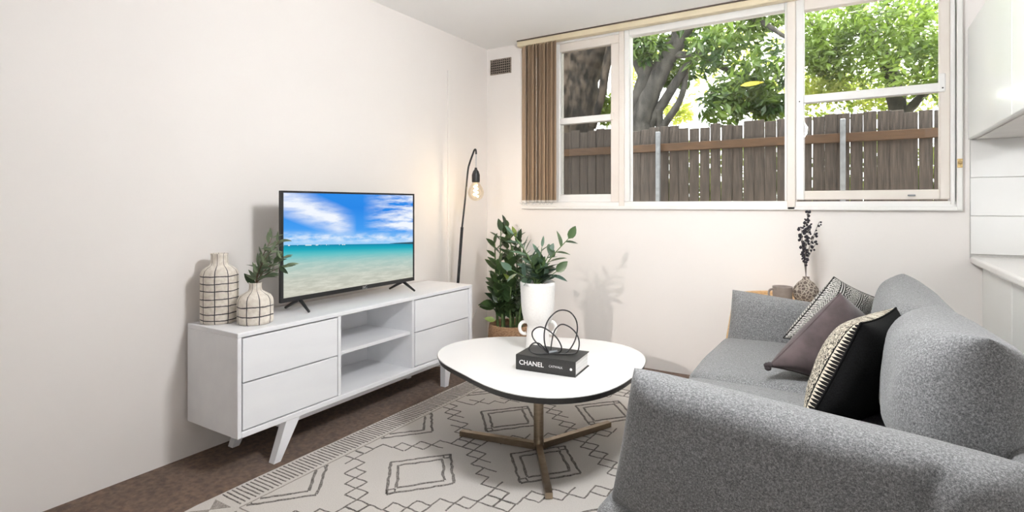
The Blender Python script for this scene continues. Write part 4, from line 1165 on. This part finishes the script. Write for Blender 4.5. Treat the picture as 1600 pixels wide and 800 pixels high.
# ------------------------------------------------------------------ scatter cushions
def cam_pt(px, py, d):
    return CAM + FWD * d + RGT * ((px - 800) / FPX * d) + Vector((0, 0, (320 - py) / FPX * d))
def pillow(name, bl, br, tr, tl, T, m_front, m_back, label, seed=0, pinch=.07, n=24):
    """soft pillow between four corners; the back side is the one on the left-hand normal"""
    nrm = (br - bl + tr - tl).cross(tl - bl + tr - br).normalized()
    V, F, U, FM = [], [], [], []
    for s_ in (1, -1):
        for i in range(n + 1):
            for j in range(n + 1):
                a, b = math.sin((i / n * 2 - 1) * PI / 2), math.sin((j / n * 2 - 1) * PI / 2)
                a2 = a * (1 - pinch * (1 - b * b) * a * a); b2 = b * (1 - pinch * (1 - a * a) * b * b)
                u_, v_ = (a2 + 1) / 2, (b2 + 1) / 2
                q = (bl * (1 - u_) + br * u_) * (1 - v_) + (tl * (1 - u_) + tr * u_) * v_
                th = T * .5 * ((1 - a * a) * (1 - b * b)) ** .42
                w_ = .012 * noise.noise(Vector((a * 2 + seed, b * 2, s_ * .7))) * (1 - a ** 4) * (1 - b ** 4)
                V.append(q + nrm * (s_ * th + w_)); U.append(((a + 1) / 2, (b + 1) / 2))
        b_ = 0 if s_ == 1 else (n + 1) ** 2
        for i in range(n):
            for j in range(n):
                c = b_ + i * (n + 1) + j; f_ = (c, c + n + 1, c + n + 2, c + 1); F.append(f_ if s_ == 1 else f_[::-1]); FM.append(0 if s_ == 1 else 1)
    low = min((v for v in V), key=lambda v: v.z); c = (bl + br + tr + tl) / 4
    root = thing(name, Vector((c.x, c.y, low.z)), label, 'cushion', 'scatter cushions on the sofa')
    obj('cover', (V, F), None, root, smooth=True, uvs=U, mats=(m_front, m_back), fmat=FM)
    edge = [(i, 0) for i in range(n)] + [(n, j) for j in range(n)] + [(i, n) for i in range(n, 0, -1)] + [(0, j) for j in range(n, 0, -1)]
    obj('piping', gtube([V[i * (n + 1) + j] for i, j in edge], .0035, 6, True), m_back, root, smooth=True)
    return root
# black cushion, its printed front turned to the window, black back to the camera
tl_, tr_, bl_, br_ = cam_pt(1345, 505, 1.66), cam_pt(1400, 481, 1.95), cam_pt(1256, 668, 1.68), cam_pt(1372, 640, 1.93)
pillow('scatter_cushion', br_, bl_, tl_, tr_, .21, 'p_scribble', 'p_black', 'black velvet cushion with cream and black printed front, nearest the camera', 1, .075)
# mauve velvet cushion with tassels
tl_, bl_, tr_ = cam_pt(1313, 458, 2.20), cam_pt(1201, 572, 2.14), cam_pt(1352, 494, 2.36)
br_ = cam_pt(1292, 598, 2.10)
root = pillow('scatter_cushion', bl_, br_, tr_, tl_, .17, 'mauve', 'mauve', 'plain mauve velvet cushion with dark corner tassels', 2, .05)
for p in (tl_, bl_, tr_, br_):
    g = [glathe([(.003, -.008), (.011, -.004), (.013, .004), (.006, .012)], p + Vector((rs.uniform(-.008, .008), rs.uniform(-.008, .008), rs.uniform(-.01, .006))), 8) for _ in range(4)]
    if p is not tl_ and p is not tr_: obj('tassel', join(*g), 'mauve_dark', root, smooth=True)
# patterned cushion behind
tl_, tr_, bl_ = cam_pt(1303, 433, 2.56), cam_pt(1372, 467, 2.62), cam_pt(1224, 528, 2.50)
br_ = bl_ + (tr_ - tl_) * 1.15; br_.z = max(br_.z, .46)
pillow('scatter_cushion', bl_, br_, tr_, tl_, .13, 'p_diamond', 'p_diamond', 'white cushion with grey and black geometric bands behind the mauve one', 3, .05)

# ------------------------------------------------------------------ side table, mug, dried stems
SC = Vector((2.185, -.262, .011)); SR = .228
st_ = thing('side_table', SC, 'round pale oak side table behind the sofa arm', 'side table')
obj('top', glathe([(SR - .004, 0.554), (SR, 0.558), (SR, 0.570), (SR - .003, 0.574), (.001, 0.574)], SC, 56, True), 'wood', st_)
obj('rim', glathe([(SR - .012, 0.574), (SR, 0.574), (SR + .002, 0.578), (SR + .002, 0.592), (SR - .002, 0.595), (SR - .008, 0.595), (SR - .012, 0.592), (SR - .012, 0.574)], SC, 56, False), 'wood', st_, smooth=False)
for k in range(3):
    a = math.radians(180 + 120 * k); d = Vector((math.cos(a), math.sin(a), 0))
    if k: d *= .75
    obj('leg', gtube([SC + d * (SR + .10) + Vector((0, 0, .0)), SC + d * (SR + (.004 if k == 0 else -.01)) + Vector((0, 0, .555))], [.011, .015], 12), 'wood', st_, smooth=True)
mgp = px_at(1222, 460, 'y', -.36); mg = Vector((mgp.x, -.34, .5855))
mu = thing('mug', mg, 'taupe stoneware mug on the round side table', 'mug')
obj('body', glathe([(.040, 0), (.046, .004), (.050, .03), (.051, .088), (.0515, .092), (.048, .092), (.047, .03), (.03, .01)], mg, 36), 'mug', mu, smooth=True)
hd = -RGT
obj('handle', gtube(spline([mg + hd * .047 + Vector((0, 0, .078)), mg + hd * .070 + Vector((0, 0, .072)), mg + hd * .076 + Vector((0, 0, .05)), mg + hd * .066 + Vector((0, 0, .028)), mg + hd * .047 + Vector((0, 0, .022))], 6), .006, 10), 'mug', mu, smooth=True)
bvp = px_at(1259, 460, 'y', -.33); bv = Vector((bvp.x, -.31, .5855))
bo = obj('bud_vase', glathe([(.035, 0), (.045, .005), (.062, .04), (.066, .065), (.060, .09), (.040, .118), (.020, .134), (.016, .142), (.018, .15), (.014, .15), (.012, .13)], bv, 36), 'bottle', origin=bv, smooth=True)
tag(bo, 'round brown and cream mottled bud vase with dried stems on side table', 'vase')
ds = thing('dried_stems', bv + Vector((0, 0, .12)), 'bunch of dark dried flower stems standing in the mottled bud vase', 'dried flowers')
rs = random.Random(77)
db = bv + Vector((0, 0, .142))
for r_, f_, z_ in ((.010, 0, .36), (-.022, .01, .28), (.03, .02, .29), (.068, -.01, .31), (.05, 0, .24), (-.005, -.02, .32), (.072, .02, .20), (-.018, .02, .23)):
    tip = db + cr(r_, f_, z_); mid = db + cr(r_ * .25 - .006, f_ * .3, z_ * .5)
    pth = spline([db - Vector((0, 0, .1)), db, mid, tip], 8)
    s_ = obj('stem', gtube(pth, .0016, 5), 'dry_stem', ds)
    n0 = 13 if r_ < .04 else 18
    for k in range(n0, len(pth)):
        for _ in range(2 if r_ < .04 else 1):
            p = pth[k] + Vector((rs.uniform(-.012, .012), rs.uniform(-.012, .012), rs.uniform(-.006, .006))); q = rs.uniform(.0045, .0085)
            if 'bud' not in bpy.data.meshes:
                g = glathe([(.2, -1), (.9, -.5), (1, .2), (.3, 1)], (0, 0, 0), 6)
                me = bpy.data.meshes.new('bud'); me.from_pydata(g[0], [], g[1]); me.materials.append(M['dry']); me.update()
            o = bpy.data.objects.new('bud', bpy.data.meshes['bud']); link(o, s_, p); o.scale = (q, q, q * 1.2); o.rotation_euler = (rs.uniform(-1, 1), rs.uniform(-1, 1), 0)
